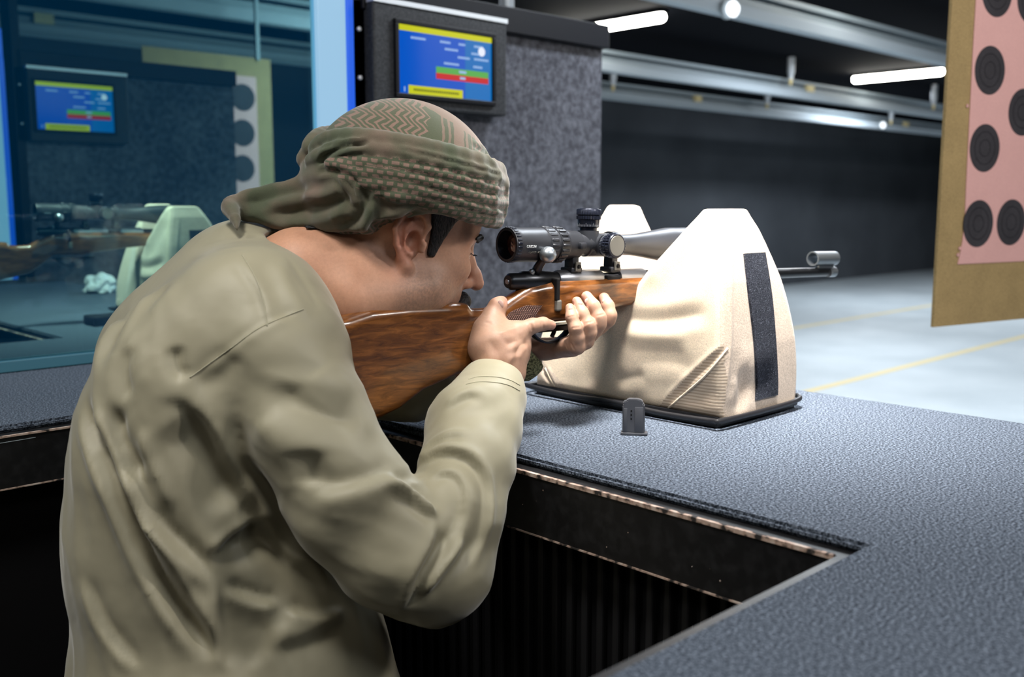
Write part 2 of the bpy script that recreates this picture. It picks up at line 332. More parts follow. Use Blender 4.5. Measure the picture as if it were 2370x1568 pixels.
# ------------------------------------------------------------------ partition with screens
def partition(Y, x0, x1, ztop, lab, x_end_h=None):
    p = empty('booth_partition', ((x0+x1)/2, Y, 0), lab, 'partition')
    MB().b2((x0, Y+.004, .0), (x1, Y+.09, ztop-.05)).build('carpet_panel', M['carpet'], p)
    MB().b2((x0-.01, Y-.022, ztop-.05), (x1+.006, Y+.10, ztop+.022), .003).build('top_cap', M['bezel'], p)
    MB().b2((x0-.035, Y-.012, .0), (x0, Y+.10, 2.76)).build('post', M['bezel'], p)
    return p
partition(GY, 1.545, 2.482, 1.875, 'speckled grey carpet booth partition with a black top cap, behind the headscarf')
def screen_unit(Y, x0, x1, z0, z1, sx0, sx1, sz0, sz1, lab, tilt=0.0):
    """housing rectangle and the screen inside, given on the plane Y"""
    s = empty('lane_display', ((x0+x1)/2, Y, z0), lab, 'display screen', 'lane display screens'); dep = .05
    MB().b2((x0, Y-dep, z0), (x1, Y+.004, z1), .006).build('housing', M['housing'], s)
    MB().b2((x0+.0, Y-dep-.004, z1-.004), (x1, Y+.0, z1+.008)).build('top_strip', M['alu'], s)
    fr = MB()
    a = .012
    fr.b2((sx0-a, Y-dep-.010, sz0-a), (sx1+a, Y-dep+.002, sz0), .002).b2((sx0-a, Y-dep-.010, sz1), (sx1+a, Y-dep+.002, sz1+a), .002).b2((sx0-a, Y-dep-.010, sz0), (sx0, Y-dep+.002, sz1), .002).b2((sx1, Y-dep-.010, sz0), (sx1+a, Y-dep+.002, sz1), .002)
    fr.build('bezel', M['bezel'], s)
    for zz in (z0+.07, z1-.07):
        MB().lathe([(0, .006), (.006, .006), (.008, .003)], (x0-.018, Y-.012, zz), (0, -1, 0), 12).build('bolt', M['alu'], s, auto=True)
    MB().b2((x0-.035, Y-.012, z0), (x0+.01, Y+.0, z1)).build('mounting_plate', M['bezel'], s)
    d = MB(); W = sx1-sx0; H = sz1-sz0; yy = Y-dep-.003
    def q(u0, v0, u1, v1, mi, lift=0): d.mi = mi; d.b2((sx0+u0*W, yy-lift, sz0+(1-v1)*H), (sx0+u1*W, yy+.001, sz0+(1-v0)*H))
    q(0, 0, .70, 1, 0); q(.70, 0, 1, 1, 1); q(0, 0, 1, .085, 2, .0006); q(.385, .55, .96, .645, 3, .0006); q(.385, .645, .96, .735, 4, .0006); q(.10, .87, .67, 1, 2, .0006)
    for u, v, l in ((.13, .155, .15), (.43, .155, .11), (.63, .155, .07), (.80, .155, .10), (.48, .255, .14), (.77, .27, .11), (.62, .355, .13), (.80, .35, .16), (.47, .47, .16), (.79, .47, .10)):
        x = u
        while x < u+l: q(x, v, min(x+.016, u+l), v+.034, 5, .0006); x += .021
    x = .15
    while x < .62: q(x, .915, x+.014, .95, 6, .0009); x += .02
    q(.63, .575, .71, .61, 5, .0009); q(.64, .67, .70, .705, 5, .0009); q(.055, .90, .065, .97, 5, .0009)
    d.mi = 7; d.lathe([(0, .0125), (.0009, .0125)], (sx0+.885*W, yy, sz0+.76*H), (0, -1, 0), 20)  # white reflection on the screen, painted as a glowing disc
    d.build('screen', [M['sBlue'], M['sBlue2'], M['sYel'], M['sGrn'], M['sRed'], M['sTxt'], M['sDk'], M['sRefl']], s)
    return s
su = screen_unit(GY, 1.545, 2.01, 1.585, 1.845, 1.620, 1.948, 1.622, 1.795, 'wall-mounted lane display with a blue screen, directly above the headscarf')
NY = 4.5
partition(NY, 1.50, 2.478, 1.95, 'dark carpet partition of the next booth, seen through the blue glass')
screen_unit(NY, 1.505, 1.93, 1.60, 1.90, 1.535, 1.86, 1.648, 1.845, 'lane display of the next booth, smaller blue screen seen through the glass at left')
# glass + light panels
gp = empty('glass_partition', (0, GY, 1.0), 'blue-tinted glass partition between the two booths, behind the shooter', 'glass partition')
MB().b2((-1.6, GY, 1.012), (1.405, GY+.010, 2.76)).build('pane', M['glass'], gp)
MB().b2((-1.6, GY-.014, 1.0), (1.405, GY-.001, 1.024), .002).b2((-1.6, GY+.011, 1.0), (1.405, GY+.024, 1.024), .002).build('bottom_channel', M['teal'], gp)
def lightstrip(Y, x0, x1, ztop, lab, w=.02):
    o = empty('light_panel', ((x0+x1)/2, Y, 1.0), lab, 'light panel', 'lit edge panels')
    MB().b2((x0, Y-.015, 1.02), (x1-w, Y+.02, ztop), .003).build('frosted_face', M['ledA'], o)
    MB().b2((x1-w, Y-.02, 1.02), (x1, Y+.02, ztop), .002).b2((x0, Y-.016, ztop), (x1, Y+.02, ztop+.12), .002).build('blue_edge', M['ledB'], o)
lightstrip(GY, 1.405, 1.508, 1.845, 'glowing pale blue light panel between the glass and the display')
lightstrip(NY, 1.36, 1.43, 1.93, 'glowing blue light panel of the next booth at the left edge')
# ------------------------------------------------------------------ counters
def counter(name, oy, ys, ye, x_front, lab, chips=True):
    """U shaped shooting counter: near arm ys0..ys1, far arm ye0..ye1, front at x_front"""
    (a0, a1), (b0, b1) = ys, ye; X1 = 1.63; XB = -.55; t = empty(name, (1.25, (a1+b0)/2, 0), lab, 'counter')
    zt = .988
    def U(mb, ins, z0, z1, bev=0):
        pts = [(XB, a0), (X1, a0), (X1, b1), (XB, b1), (XB, b0+ins), (x_front+ins, b0+ins), (x_front+ins, a1-ins), (XB, a1-ins)]
        return mb.prism([(x, y, z0) for x, y in pts], (0, 0, z1-z0), bev)
    U(MB(), 0, .905, zt-.0, .002).build('worktop', M['lip'], t)
    U(MB(), .022 if chips else .02, zt+.0005, 1.0, .004).build('rubber_mat', M['mat'], t)
    e = MB()
    e.b2((x_front-.0022, a1, zt-.004), (x_front+.003, b0, zt+.001), 0).b2((XB, b0-.002, zt-.0022), (x_front, b0+.002, zt+.0008), 0)
    e.b2((x_front-.0014, a1, .9045), (x_front+.001, b0, .9065)).b2((XB, b0-.0014, .9045), (x_front, b0+.001, .9065))
    rr = random.Random(7)
    for k in range(26):
        y = rr.uniform(a1, b0); l = rr.uniform(.006, .03); h = rr.uniform(.002, .005)
        e.prism([(x_front-.0008, y, zt), (x_front-.0008, y+l*.3, zt-h), (x_front-.0008, y+l*.7, zt-h*.8), (x_front-.0008, y+l, zt)], (.0006, 0, 0))
    for k in range(16):
        y = rr.uniform(a1, b0); z = rr.uniform(.92, .975); q = rr.uniform(.0006, .0016)
        e.b2((x_front-.0006, y, z), (x_front, y+q, z+q))
    e.build('worn_edge', M['chip'], t)
    c = MB(); c.b2((x_front+.05, a0, 0), (X1-.05, b1, .905)); c.b2((XB, a0, 0), (x_front+.05, a1-.05, .905)); c.b2((XB, b0+.05, 0), (x_front+.05, b1, .905)); c.build('cabinet', M['black'], t)
    r = MB(); y = a1-.04
    while y < b0+.04: r.b2((x_front+.040, y, .02), (x_front+.0505, y+.012, .90), .003); y += .027
    r.build('ribbed_front', M['rib'], t)
    s_ = MB()
    for p, q in (((.30, .955), (.36, .975)), ((.36, .975), (.37, .9765)), ((.22, .975), (.30, .977)), ((.40, .968), (.43, .966)), ((.20, .955), (.215, .951)), ((.31, .940), (.312, .942)), ((.39, .957), (.392, .955)), ((.44, .978), (.52, .979)), ((.36, .951), (.363, .953))):
        s_.tube([(p[0], b0-.0003, p[1]), (q[0], b0-.0003, q[1])], .0006, 6)
    s_.build('scratches', M['rail2'], t)
    return t
counter('shooting_counter', 0, (-.42, .466), (1.60, GY-.015), .903, 'near U-shaped shooting counter covered in blue-grey speckled rubber matting')
counter('shooting_counter', 0, (GY+.025, 2.62), (3.75, 4.49), .903, 'matching counter of the next booth, seen through the blue glass', False)

# ------------------------------------------------------------------ SDF modelling
def smin(a, b, k): h = np.clip(.5+.5*(b-a)/k, 0, 1); return b*(1-h)+a*h-k*h*(1-h)
def smax(a, b, k): return -smin(-a, -b, k)
def cap(p, a, b, r1, r2, zs=None):
    a = np.asarray(a, float); b = np.asarray(b, float)
    if zs is not None: s = np.array(zs, float); p = p*s; a = a*s; b = b*s
    ba = b-a; pa = p-a; h = np.clip((pa@ba)/max(ba@ba, 1e-12), 0, 1)
    return np.linalg.norm(pa-h[:, None]*ba, axis=1)-(r1+(r2-r1)*h)
def chain(p, pts, rs, k=.004, zs=None):
    d = None
    for i in range(len(pts)-1):
        e = cap(p, pts[i], pts[i+1], rs[i], rs[i+1], zs); d = e if d is None else smin(d, e, k)
    return d
def ell(p, c, R, B=None):
    q = p-np.asarray(c)
    if B is not None: q = q@np.asarray(B).T
    R = np.asarray(R, float); k0 = np.linalg.norm(q/R, axis=1); k1 = np.linalg.norm(q/(R*R), axis=1)+1e-9
    return k0*(k0-1)/k1
def poly2d(x, y, pts):
    pts = np.asarray(pts, float); n = len(pts); d = np.full(len(x), 1e9); s = np.ones(len(x))
    for i in range(n):
        a = pts[i]; b = pts[i-1]; ex, ey = b-a; wx = x-a[0]; wy = y-a[1]
        t = np.clip((wx*ex+wy*ey)/(ex*ex+ey*ey), 0, 1); d = np.minimum(d, (wx-ex*t)**2+(wy-ey*t)**2)
        c1 = y >= a[1]; c2 = y < b[1]; c3 = ex*wy > ey*wx
        m = (c1 & c2 & c3) | (~c1 & ~c2 & ~c3); s[m] *= -1
    return s*np.sqrt(d)
def extr(d2, w, hw, r):
    a = d2+r; b = np.abs(w)-hw+r
    return np.minimum(np.maximum(a, b), 0)+np.hypot(np.maximum(a, 0), np.maximum(b, 0))-r
_C = np.array([[i & 1, (i >> 1) & 1, (i >> 2) & 1] for i in range(8)])
_E = [(a, b) for a in range(8) for b in range(8) if a < b and bin(a ^ b).count('1') == 1]
def sdf_mesh(fn, lo, hi, h, smooth=1, Bk=8, slack=.012):
    """surface nets over a sparse grid; returns verts, quads"""
    lo = np.array(lo, float); hi = np.array(hi, float); n = np.ceil((hi-lo)/h/Bk).astype(int)
    g = np.stack(np.meshgrid(*[np.arange(k) for k in n], indexing='ij'), -1).reshape(-1, 3)
    c = lo+(g*Bk+Bk/2-.5)*h; f = fn(c); act = np.abs(f) < Bk*h*.87+slack
    N = n*Bk; D = np.repeat(np.repeat(np.repeat(np.where(f > 0, 1., -1.).reshape(n), Bk, 0), Bk, 1), Bk, 2).astype(np.float32)
    loc = np.stack(np.meshgrid(*[np.arange(Bk)]*3, indexing='ij'), -1).reshape(-1, 3)
    ga = g[act]
    for i in range(0, len(ga), 1500):
        idx = (ga[i:i+1500, None, :]*Bk+loc[None]).reshape(-1, 3); D[idx[:, 0], idx[:, 1], idx[:, 2]] = fn(lo+idx*h)
    S = D < 0; cnt = np.zeros(tuple(N-1), np.uint8)
    for o in _C: cnt += S[o[0]:N[0]-1+o[0], o[1]:N[1]-1+o[1], o[2]:N[2]-1+o[2]]
    cell = np.argwhere((cnt > 0) & (cnt < 8)); vals = np.stack([D[cell[:, 0]+o[0], cell[:, 1]+o[1], cell[:, 2]+o[2]] for o in _C], 1)
    acc = np.zeros((len(cell), 3)); k = np.zeros(len(cell))
    for a, b in _E:
        m = (vals[:, a] < 0) != (vals[:, b] < 0); t = vals[m, a]/(vals[m, a]-vals[m, b]); acc[m] += _C[a]+(_C[b]-_C[a])*t[:, None]; k[m] += 1
    V = lo+(cell+acc/k[:, None])*h
    ID = np.full(tuple(N-1), -1, np.int64); ID[cell[:, 0], cell[:, 1], cell[:, 2]] = np.arange(len(cell)); Q = []
    for ax in range(3):
        s0 = [slice(1, N[i]-1) for i in range(3)]; s1 = list(s0); s0[ax] = slice(0, N[ax]-1); s1[ax] = slice(1, N[ax])
        A = S[tuple(s0)]; Bm = S[tuple(s1)]; u, v = (ax+1) % 3, (ax+2) % 3
        for flip, m in ((0, A & ~Bm), (1, ~A & Bm)):
            p = np.argwhere(m); p = p+np.array([0 if i == ax else 1 for i in range(3)])
            def at(du, dv): q = p.copy(); q[:, u] -= du; q[:, v] -= dv; q = np.minimum(q, N-2); return ID[q[:, 0], q[:, 1], q[:, 2]]
            q = np.stack([at(0, 0), at(1, 0), at(1, 1), at(0, 1)], 1)
            if flip: q = q[:, ::-1]
            Q.append(q[(q >= 0).all(1)])
    Q = np.concatenate(Q)
    for _ in range(smooth): V = lap(V, Q)
    return V, Q
def lap(V, Q, f=.6):
    A = np.zeros_like(V); k = np.zeros(len(V))
    for i in range(4):
        a = Q[:, i]; b = Q[:, (i+1) % 4]; 
        for j in range(3): A[:, j] += np.bincount(a, V[b, j], len(V))+np.bincount(b, V[a, j], len(V))
        k += np.bincount(a, minlength=len(V))+np.bincount(b, minlength=len(V))
    k[k == 0] = 1; return V*(1-f)+A/k[:, None]*f
def normals(V, Q):
    n = np.cross(V[Q[:, 2]]-V[Q[:, 0]], V[Q[:, 3]]-V[Q[:, 1]]); N = np.zeros_like(V)
    for i in range(4):
        for j in range(3): N[:, j] += np.bincount(Q[:, i], n[:, j], len(V))
    return N/(np.linalg.norm(N, axis=1)[:, None]+1e-12)
def c2w(V): return CAM+V@CB
def to_obj(name, V, Q, m, parent=None, world=True, attrs=None, mi=None):
    """V in world coordinates"""
    me = bpy.data.meshes.new(name); me.vertices.add(len(V)); me.vertices.foreach_set('co', V.astype(np.float32).ravel())
    me.loops.add(len(Q)*4); me.loops.foreach_set('vertex_index', Q.astype(np.int32).ravel())
    me.polygons.add(len(Q)); me.polygons.foreach_set('loop_start', np.arange(0, len(Q)*4, 4, dtype=np.int32))
    me.update(calc_edges=True); o = link(name, me, m, parent, True)
    if mi is not None: me.polygons.foreach_set('material_index', mi.astype(np.int32))
    for k, (t, a) in (attrs or {}).items():
        at = me.attributes.new(k, t, 'POINT')
        if t == 'FLOAT_COLOR': at.data.foreach_set('color', np.concatenate([a, np.ones((len(a), 1))], 1).astype(np.float32).ravel())
        elif t == 'FLOAT_VECTOR': at.data.foreach_set('vector', a.astype(np.float32).ravel())
        else: at.data.foreach_set('value', a.astype(np.float32))
    return o
def hitter(V, Q):
    """V in camera space; returns f(px,py) -> surface point under that pixel"""
    T = BVHTree.FromPolygons([Vector(v) for v in V], Q.tolist())
    def hit(x, y):
        d = Vector(cc(x, y, 1)).normalized(); h = T.ray_cast(Vector((0, 0, 0)), d); return None if h[0] is None else np.array(h[0])
    return hit
def pdist(V, pts):
    """distance to polyline and parameter 0..1 along it"""
    best = np.full(len(V), 1e9); par = np.zeros(len(V)); L = [0]
    for a, b in zip(pts, pts[1:]): L.append(L[-1]+np.linalg.norm(b-a))
    for i, (a, b) in enumerate(zip(pts, pts[1:])):
        ba = b-a; t = np.clip(((V-a)@ba)/max(ba@ba, 1e-12), 0, 1); d = np.linalg.norm(V-a-t[:, None]*ba, axis=1); m = d < best
        best[m] = d[m]; par[m] = (L[i]+t[m]*np.linalg.norm(ba))/L[-1]
    return best, par
def folds(V, Q, fl, hit=None, passes=True):
    """fl: (pixel polyline, width m, depth m[, shoulder[, g]]); valleys for depth>0, ridges for depth<0.
    with g = +1/-1 it is a lapped fold: one side stands proud of the other"""
    hit = hit or hitter(V, Q); N = normals(V, Q); D = np.zeros(len(V))
    for f in fl:
        pl, wd, dp = f[:3]; side = f[3] if len(f) > 3 else .45; g = f[4] if len(f) > 4 else 0
        pts = [hit(*p) for p in smooth_pts(pl, 5)]; pts = [p for p in pts if p is not None]
        if len(pts) < 2: continue
        lo = np.min(pts, 0)-wd*5; hi = np.max(pts, 0)+wd*5; m = np.where(((V > lo) & (V < hi)).all(1))[0]
        if not len(m): continue
        d, t = pdist(V[m], pts); e = np.clip(np.minimum(t, 1-t)*4.5, 0, 1); e = e*e*(3-2*e)
        if g:
            best = np.full(len(m), 1e9); sg = np.zeros(len(m))
            for a, b in zip(pts, pts[1:]):
                ba = b-a; tt = np.clip(((V[m]-a)@ba)/max(ba@ba, 1e-12), 0, 1); w_ = V[m]-a-tt[:, None]*ba; dd = np.linalg.norm(w_, axis=1); n_ = nrm(-a); k = dd < best
                best[k] = dd[k]; sg[k] = -(np.cross(w_[k], nrm(ba))@n_)
            s = sg*g/wd; up = np.exp(-(np.maximum(s, 0)/2.2)**1.5); dn = np.exp(-(np.maximum(-s, 0)/1.3)**1.5); st = 1/(1+np.exp(-s*4))
            lat = np.exp(-(np.sqrt(np.maximum(d*d-sg*sg, 0))/wd)**2)
            D[m] += e*dp*lat*(.6*up*st-.55*dn*(1-st))
        else: D[m] += e*(-dp*np.exp(-(d/wd)**1.5)+side*dp*np.exp(-((d-2.0*wd)/wd)**2))
    return V+N*D[:, None]
def nrm(a): return a/np.linalg.norm(a)

# ------------------------------------------------------------------ sandbag
BX = 1.25
def bag_sdf(p):
    x, y, z = p[:, 0], p[:, 1], p[:, 2]
    prof = [(.838, 1.012), (.842, 1.12), (.850, 1.22), (.862, 1.30), (.872, 1.331), (.905, 1.331), (.955, 1.270), (1.010, 1.205), (1.035, 1.170),
            (1.062, 1.172), (1.085, 1.24), (1.108, 1.335), (1.130, 1.337), (1.165, 1.298), (1.20, 1.20), (1.232, 1.10), (1.240, 1.012)]
    d2 = poly2d(y, z, prof)
    t = np.clip((z-1.02)/.31, 0, 1); hx = .112*(1-t**1.6)+.046*t**1.6; xc = BX+.004+hx+.022*t**2
    # the far ear stands a little farther downrange
    far = np.clip((y-1.05)/.1, 0, 1); xc = xc+far*.050*t
    bul = .010*np.sin(np.clip((z-1.02)/.30, 0, 1)*math.pi)
    d = extr(d2-bul*.6, x-xc, hx+bul, .016)
    return d*.9
V, Q = sdf_mesh(bag_sdf, (1.20, .79, 1.0), (1.56, 1.29, 1.36), .0032, 1)
Vc = np.stack([(V-CAM)@RT, (V-CAM)@UP, -((V-CAM)@FW)], 1)
Vc = folds(Vc, Q, [([(1425, 730), (1500, 745), (1580, 735), (1650, 720)], .012, .0025), ([(1440, 742), (1520, 775), (1600, 790)], .016, -.0008),
                   ([(1440, 815), (1520, 810), (1600, 820)], .012, .0015), ([(1430, 850), (1530, 838), (1610, 850)], .012, .0015), ([(1420, 880), (1500, 870)], .01, .0015),
                   ([(1360, 920), (1380, 820), (1420, 760)], .02, .003), ([(1540, 940), (1610, 870), (1688, 800)], .0045, .0028), ([(1255, 850), (1285, 900), (1330, 935)], .0045, .0028),
                   ([(1690, 505), (1692, 640), (1690, 800), (1672, 975)], .0040, -.0022, 0), ([(1640, 500), (1560, 580), (1480, 660)], .02, -.003), ([(1500, 700), (1600, 660), (1660, 560)], .03, -.001),
                   ([(1700, 900), (1790, 880)], .02, .004), ([(1450, 800), (1540, 780), (1640, 800)], .03, -.0008), ([(1700, 960), (1720, 900), (1715, 850)], .012, .003), ([(1560, 905), (1620, 915), (1670, 905)], .012, .0015)])
V = c2w(Vc); fc = V[Q].mean(1); nf = normals(V, Q)[Q[:, 0]]
mi = np.zeros(len(Q), int)
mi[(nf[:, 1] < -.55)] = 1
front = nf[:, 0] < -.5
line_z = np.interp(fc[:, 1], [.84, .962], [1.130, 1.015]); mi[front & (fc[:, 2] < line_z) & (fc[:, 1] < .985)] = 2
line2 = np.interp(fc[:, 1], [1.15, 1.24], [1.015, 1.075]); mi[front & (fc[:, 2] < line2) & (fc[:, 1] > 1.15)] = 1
bag = empty('shooting_sandbag', (1.36, 1.04, 1.0), 'large sand-coloured shooting rest bag holding the rifle on the near counter', 'sandbag')
to_obj('bag_body', V, Q, [M['bag'], M['bagside'], M['bagrib']], bag, mi=mi)
pb = MB(); pb.prism([(BX-.002, .840, 1.001), (BX-.006, 1.04, 1.001), (BX+.002, 1.240, 1.001), (BX+.238, 1.246, 1.001), (BX+.238, 1.04, 1.001), (BX+.230, .838, 1.001)], (0, 0, .016), .006)
pb.tube(smooth_pts([(BX+.10, .832, 1.014), (BX+.20, .834, 1.015), (BX+.236, .842, 1.018), (BX+.243, .88, 1.018), (BX+.245, 1.04, 1.012), (BX+.243, 1.22, 1.018), (BX+.23, 1.25, 1.016), (BX+.12, 1.254, 1.013), (BX+.01, 1.25, 1.015), (BX-.010, 1.235, 1.016), (BX-.013, 1.14, 1.013), (BX-.013, 1.04, 1.016), (BX-.012, .94, 1.012), (BX-.010, .850, 1.014), (BX-.002, .834, 1.015), (BX+.10, .832, 1.014)], 6), .0042, 10)
pb.build('bag_base', M['piping'], bag, auto=True)
# velcro strip conforms to the near end of the bag
T = BVHTree.FromPolygons([Vector(v) for v in V], Q.tolist())
rows = []
edgeL = [(1720, 588), (1730, 680), (1742, 780), (1748, 870), (1747, 927)]; edgeR = [(1767, 585), (1782, 680), (1791, 780), (1796, 870), (1796, 914)]
eL = smooth_pts(edgeL, 8); eR = smooth_pts(edgeR, 8)
for a, b in zip(eL, eR):
    r = []
    for k in range(9):
        q = a+(b-a)*k/8; d = Vector(ray(*q)).normalized(); h = T.ray_cast(Vector(CAM), d)
        r.append((np.array(h[0]), np.array(h[1])) if h[0] is not None else r[-1])
    rows.append(r)
def strip(rows, name, m, parent, th=.004):
    mb = MB(); bm = mb.bm; nr, ncol = len(rows), len(rows[0])
    top = [[bm.verts.new(p+n*th*(1 if n@(CAM-p) > 0 else -1)) for p, n in r] for r in rows]; bot = [[bm.verts.new(p-n*.001*(1 if n@(CAM-p) > 0 else -1)) for p, n in r] for r in rows]
    for i in range(nr-1):
        for j in range(ncol-1):
            bm.faces.new((top[i][j], top[i+1][j], top[i+1][j+1], top[i][j+1])); bm.faces.new((bot[i][j], bot[i][j+1], bot[i+1][j+1], bot[i+1][j]))
    for i in range(nr-1):
        for j in (0, ncol-1): bm.faces.new((top[i][j], bot[i][j], bot[i+1][j], top[i+1][j]))
    for j in range(ncol-1):
        for i in (0, nr-1): bm.faces.new((top[i][j], top[i][j+1], bot[i][j+1], bot[i][j]))
    return mb.build(name, m, parent, smooth=False)
strip(rows, 'velcro_strip', M['velcro'], bag)
def cord(pl, name):
    pts = []
    for q in smooth_pts(pl, 6):
        h = T.ray_cast(Vector(CAM), Vector(ray(*q)).normalized())
        if h[0] is not None: pts.append(np.array(h[0])+np.array(h[1])*.0004)
    MB().tube(pts, .0017, 8).build(name, M['bag'], bag, smooth=True)
cord([(1522, 966), (1580, 916), (1640, 862), (1684, 806)], 'seam_cord')
cord([(1262, 852), (1285, 895), (1325, 938)], 'seam_cord')

# ------------------------------------------------------------------ rifle
RO = np.array([1.013, 1.050, 1.2255]); ry = math.radians(-5.0); rp = math.radians(-1.5)
RD = np.array([math.cos(ry)*math.cos(rp), math.sin(ry)*math.cos(rp), math.sin(rp)])       # along the barrel
RW = np.array([-math.sin(ry), math.cos(ry), 0.]); RU = np.cross(RD, RW)                    # to the shooter's left, up
def rl(x, y, w=0.0):
    q = onplane(x, y, RO+RW*w, RW)-RO; return float(q@RD), float(q@RU)
def rw(s, t, w=0.0): return RO+RD*s+RU*t+RW*w
RB = np.stack([RD, RU, RW])
rifle = empty('bolt_action_rifle', tuple(rw(.15, -.06)), 'bolt-action rifle with a glossy walnut stock, aimed over the sandbag', 'rifle')
stock_px = [(745, 742), (805, 733), (860, 715), (950, 706), (1060, 702), (1092, 704), (1101, 716), (1128, 716), (1162, 712), (1190, 690), (1232, 662), (1276, 652), (1300, 650), (1375, 647), (1480, 642), (1600, 640), (1600, 690), (1500, 700),
            (1430, 715), (1330, 742), (1280, 748), (1235, 752), (1205, 790), (1160, 835), (1100, 860), (1060, 872), (985, 905), (930, 948), (868, 978), (760, 1010)]
sp = [rl(*q, -.018) for q in stock_px]
def stock_f(p):
    s, t, w_ = p.T; d2 = poly2d(s, t, sp)
    hw = np.interp(s, [-.35, -.12, -.06, .02, .10, .35, .5], [.023, .021, .015, .0165, .0245, .0235, .021])
    return extr(d2, w_, hw, .0145)*.9
bs = np.array(sp); V, Q = sdf_mesh(stock_f, (bs[:, 0].min()-.02, bs[:, 1].min()-.02, -.04), (bs[:, 0].max()+.02, bs[:, 1].max()+.02, .04), .0028, 1)
stock = to_obj('stock', RO+V@RB, Q, M['wood'], rifle)
# raised cheek piece seam, checkered grip panel (on the right side of the grip)
def plate(px, w0, name, m, parent, th=.0025, crown=0):
    pts = [rw(*rl(x, y, w0), w0) for x, y in px]; return MB().prism(pts, RW*th, .0006).build(name, m, parent)
gp_px = [(1162, 753), (1170, 735), (1181, 722), (1205, 712), (1232, 703), (1256, 706), (1246, 722), (1236, 738), (1222, 748), (1190, 752)]
strips = []
gx = np.array(gp_px, float)
# grip panel follows the rounded grip: drop each point onto the stock surface
Ts = BVHTree.FromPolygons([Vector(RO+v@RB) for v in V], Q.tolist())
def on_stock(x, y, lift=0.0):
    h = Ts.ray_cast(Vector(CAM), Vector(ray(x, y)).normalized())
    return (np.array(h[0])+np.array(h[1])*(lift if np.dot(h[1], RW) < .9 else lift)) if h[0] is not None else None
rows = []
for i in range(13):
    y0 = 703+i*50/12; ins = [x for x in range(1150, 1265) if poly2d(np.array([x*1.]), np.array([y0*1.]), gx)[0] < 0]
    if len(ins) < 3: continue
    r = []
    for k in range(9):
        h = Ts.ray_cast(Vector(CAM), Vector(ray(ins[0]+(ins[-1]-ins[0])*k/8, y0)).normalized())
        if h[0] is not None: r.append((np.array(h[0]), np.array(h[1])))
    if len(r) == 9: rows.append(r)
strip(rows, 'grip_panel', M['checker'], rifle, .0012)
# action
s0, t0 = rl(1300, 651); sA = rl(1290, 640)[0]; sB = rl(1500, 640)[0]
ax = .0005
rc = MB(); rc.lathe([(sA-.004, .0135), (sA, .0150), (sA+.085, .0150), (sA+.088, .0135)], rw(0, ax), RD, 28)
rc.lathe([(sA+.088, .0095), (sA+.125, .0095)], rw(0, ax), RD, 20)
rc.lathe([(sA+.125, .0150), (sA+.185, .0150), (sA+.19, .012)], rw(0, ax), RD, 28)
rc.build('receiver', M['steel'], rifle, auto=True)
mp = MB(); mp.box(rw(sA+.106, -.004, -.012), (.030, .010, .020), Matrix(np.stack([RD, RW, RU], 1).tolist()).to_3x3(), .002); mp.build('ejection_port', M['black'], rifle)
Rm = Matrix(np.stack([RD, RW, RU], 1).tolist()).to_3x3()
smz = rl(1928, 630)[0]
MB().lathe([(sA+.18, .0125), (sA+.26, .0105), (smz-.004, .0088), (smz, .0078), (smz, .0035), (smz-.02, .0035)], rw(0, ax), RD, 28, True, True).build('barrel', M['metal'], rifle, auto=True)
fs = MB(); sf0 = smz-.072; fs.lathe([(sf0, .0115), (sf0, .0140), (smz+.001, .0140), (smz+.001, .0115), (sf0, .0115)], rw(0, ax+.0265), RD, 28, False, False)
fs.box(rw((sf0+smz)/2+.006, ax+.0105), (.05, .008, .010), Rm, .001); fs.lathe([(smz-.018, .0105), (smz+.002, .0105)], rw(0, ax), RD, 24)
fs.build('front_sight', M['bright'], rifle, auto=True)
fp = MB(); fp.box(rw((sf0+smz)/2, ax+.022), (.003, .0015, .012), Rm); fp.build('sight_post', M['metal'], rifle)
# bolt, shroud and handle
bt = MB(); bt.lathe([(-.004, .004), (-.004, .0095), (0, .0125), (.020, .0125), (.024, .0150), (.060, .0150), (.075, .0140), (sA, .0125)], rw(0, 0), RD, 26)
bt.build('bolt_shroud', M['metal'], rifle, auto=True)
MB().lathe([(-.006, .0035), (-.003, .0045), (.002, .0045)], rw(0, 0), RD, 14).build('striker', M['steel'], rifle, auto=True)
kn = P(1268, 590, 1.462)
b0 = rw(.045, .010, -.004)
bh = MB(); bh.tube([b0, b0*.72+kn*.28+np.array([0, 0, .004]), b0*.35+kn*.65+np.array([0, 0, .003]), kn], [.0085, .0068, .0058, .0055], 14); bh.build('bolt_handle', M['metal'], rifle, smooth=True)
kd = Vector(kn-b0).normalized(); kb = MB(); R_ = .0125
kb.lathe([(-R_*.95, .004)]+[(-R_*math.cos(a), R_*math.sin(a)) for a in np.linspace(.5, math.pi-.42, 14)]+[(R_*.72, .0030), (R_*.72, .0005)], kn, (Vector(RD)*.5-Vector(RW)*.75+Vector(RU)*.35), 26)
kb.build('bolt_knob', M['bright'], rifle, smooth=True)
ls = MB(); ls.lathe([(-.004, .003), (-.002, .0045), (.002, .0045), (.004, .003)], rw(.035, .014, -.008), (Vector(RW)*-1), 14); ls.build('safety_catch', M['bright'], rifle, smooth=True)
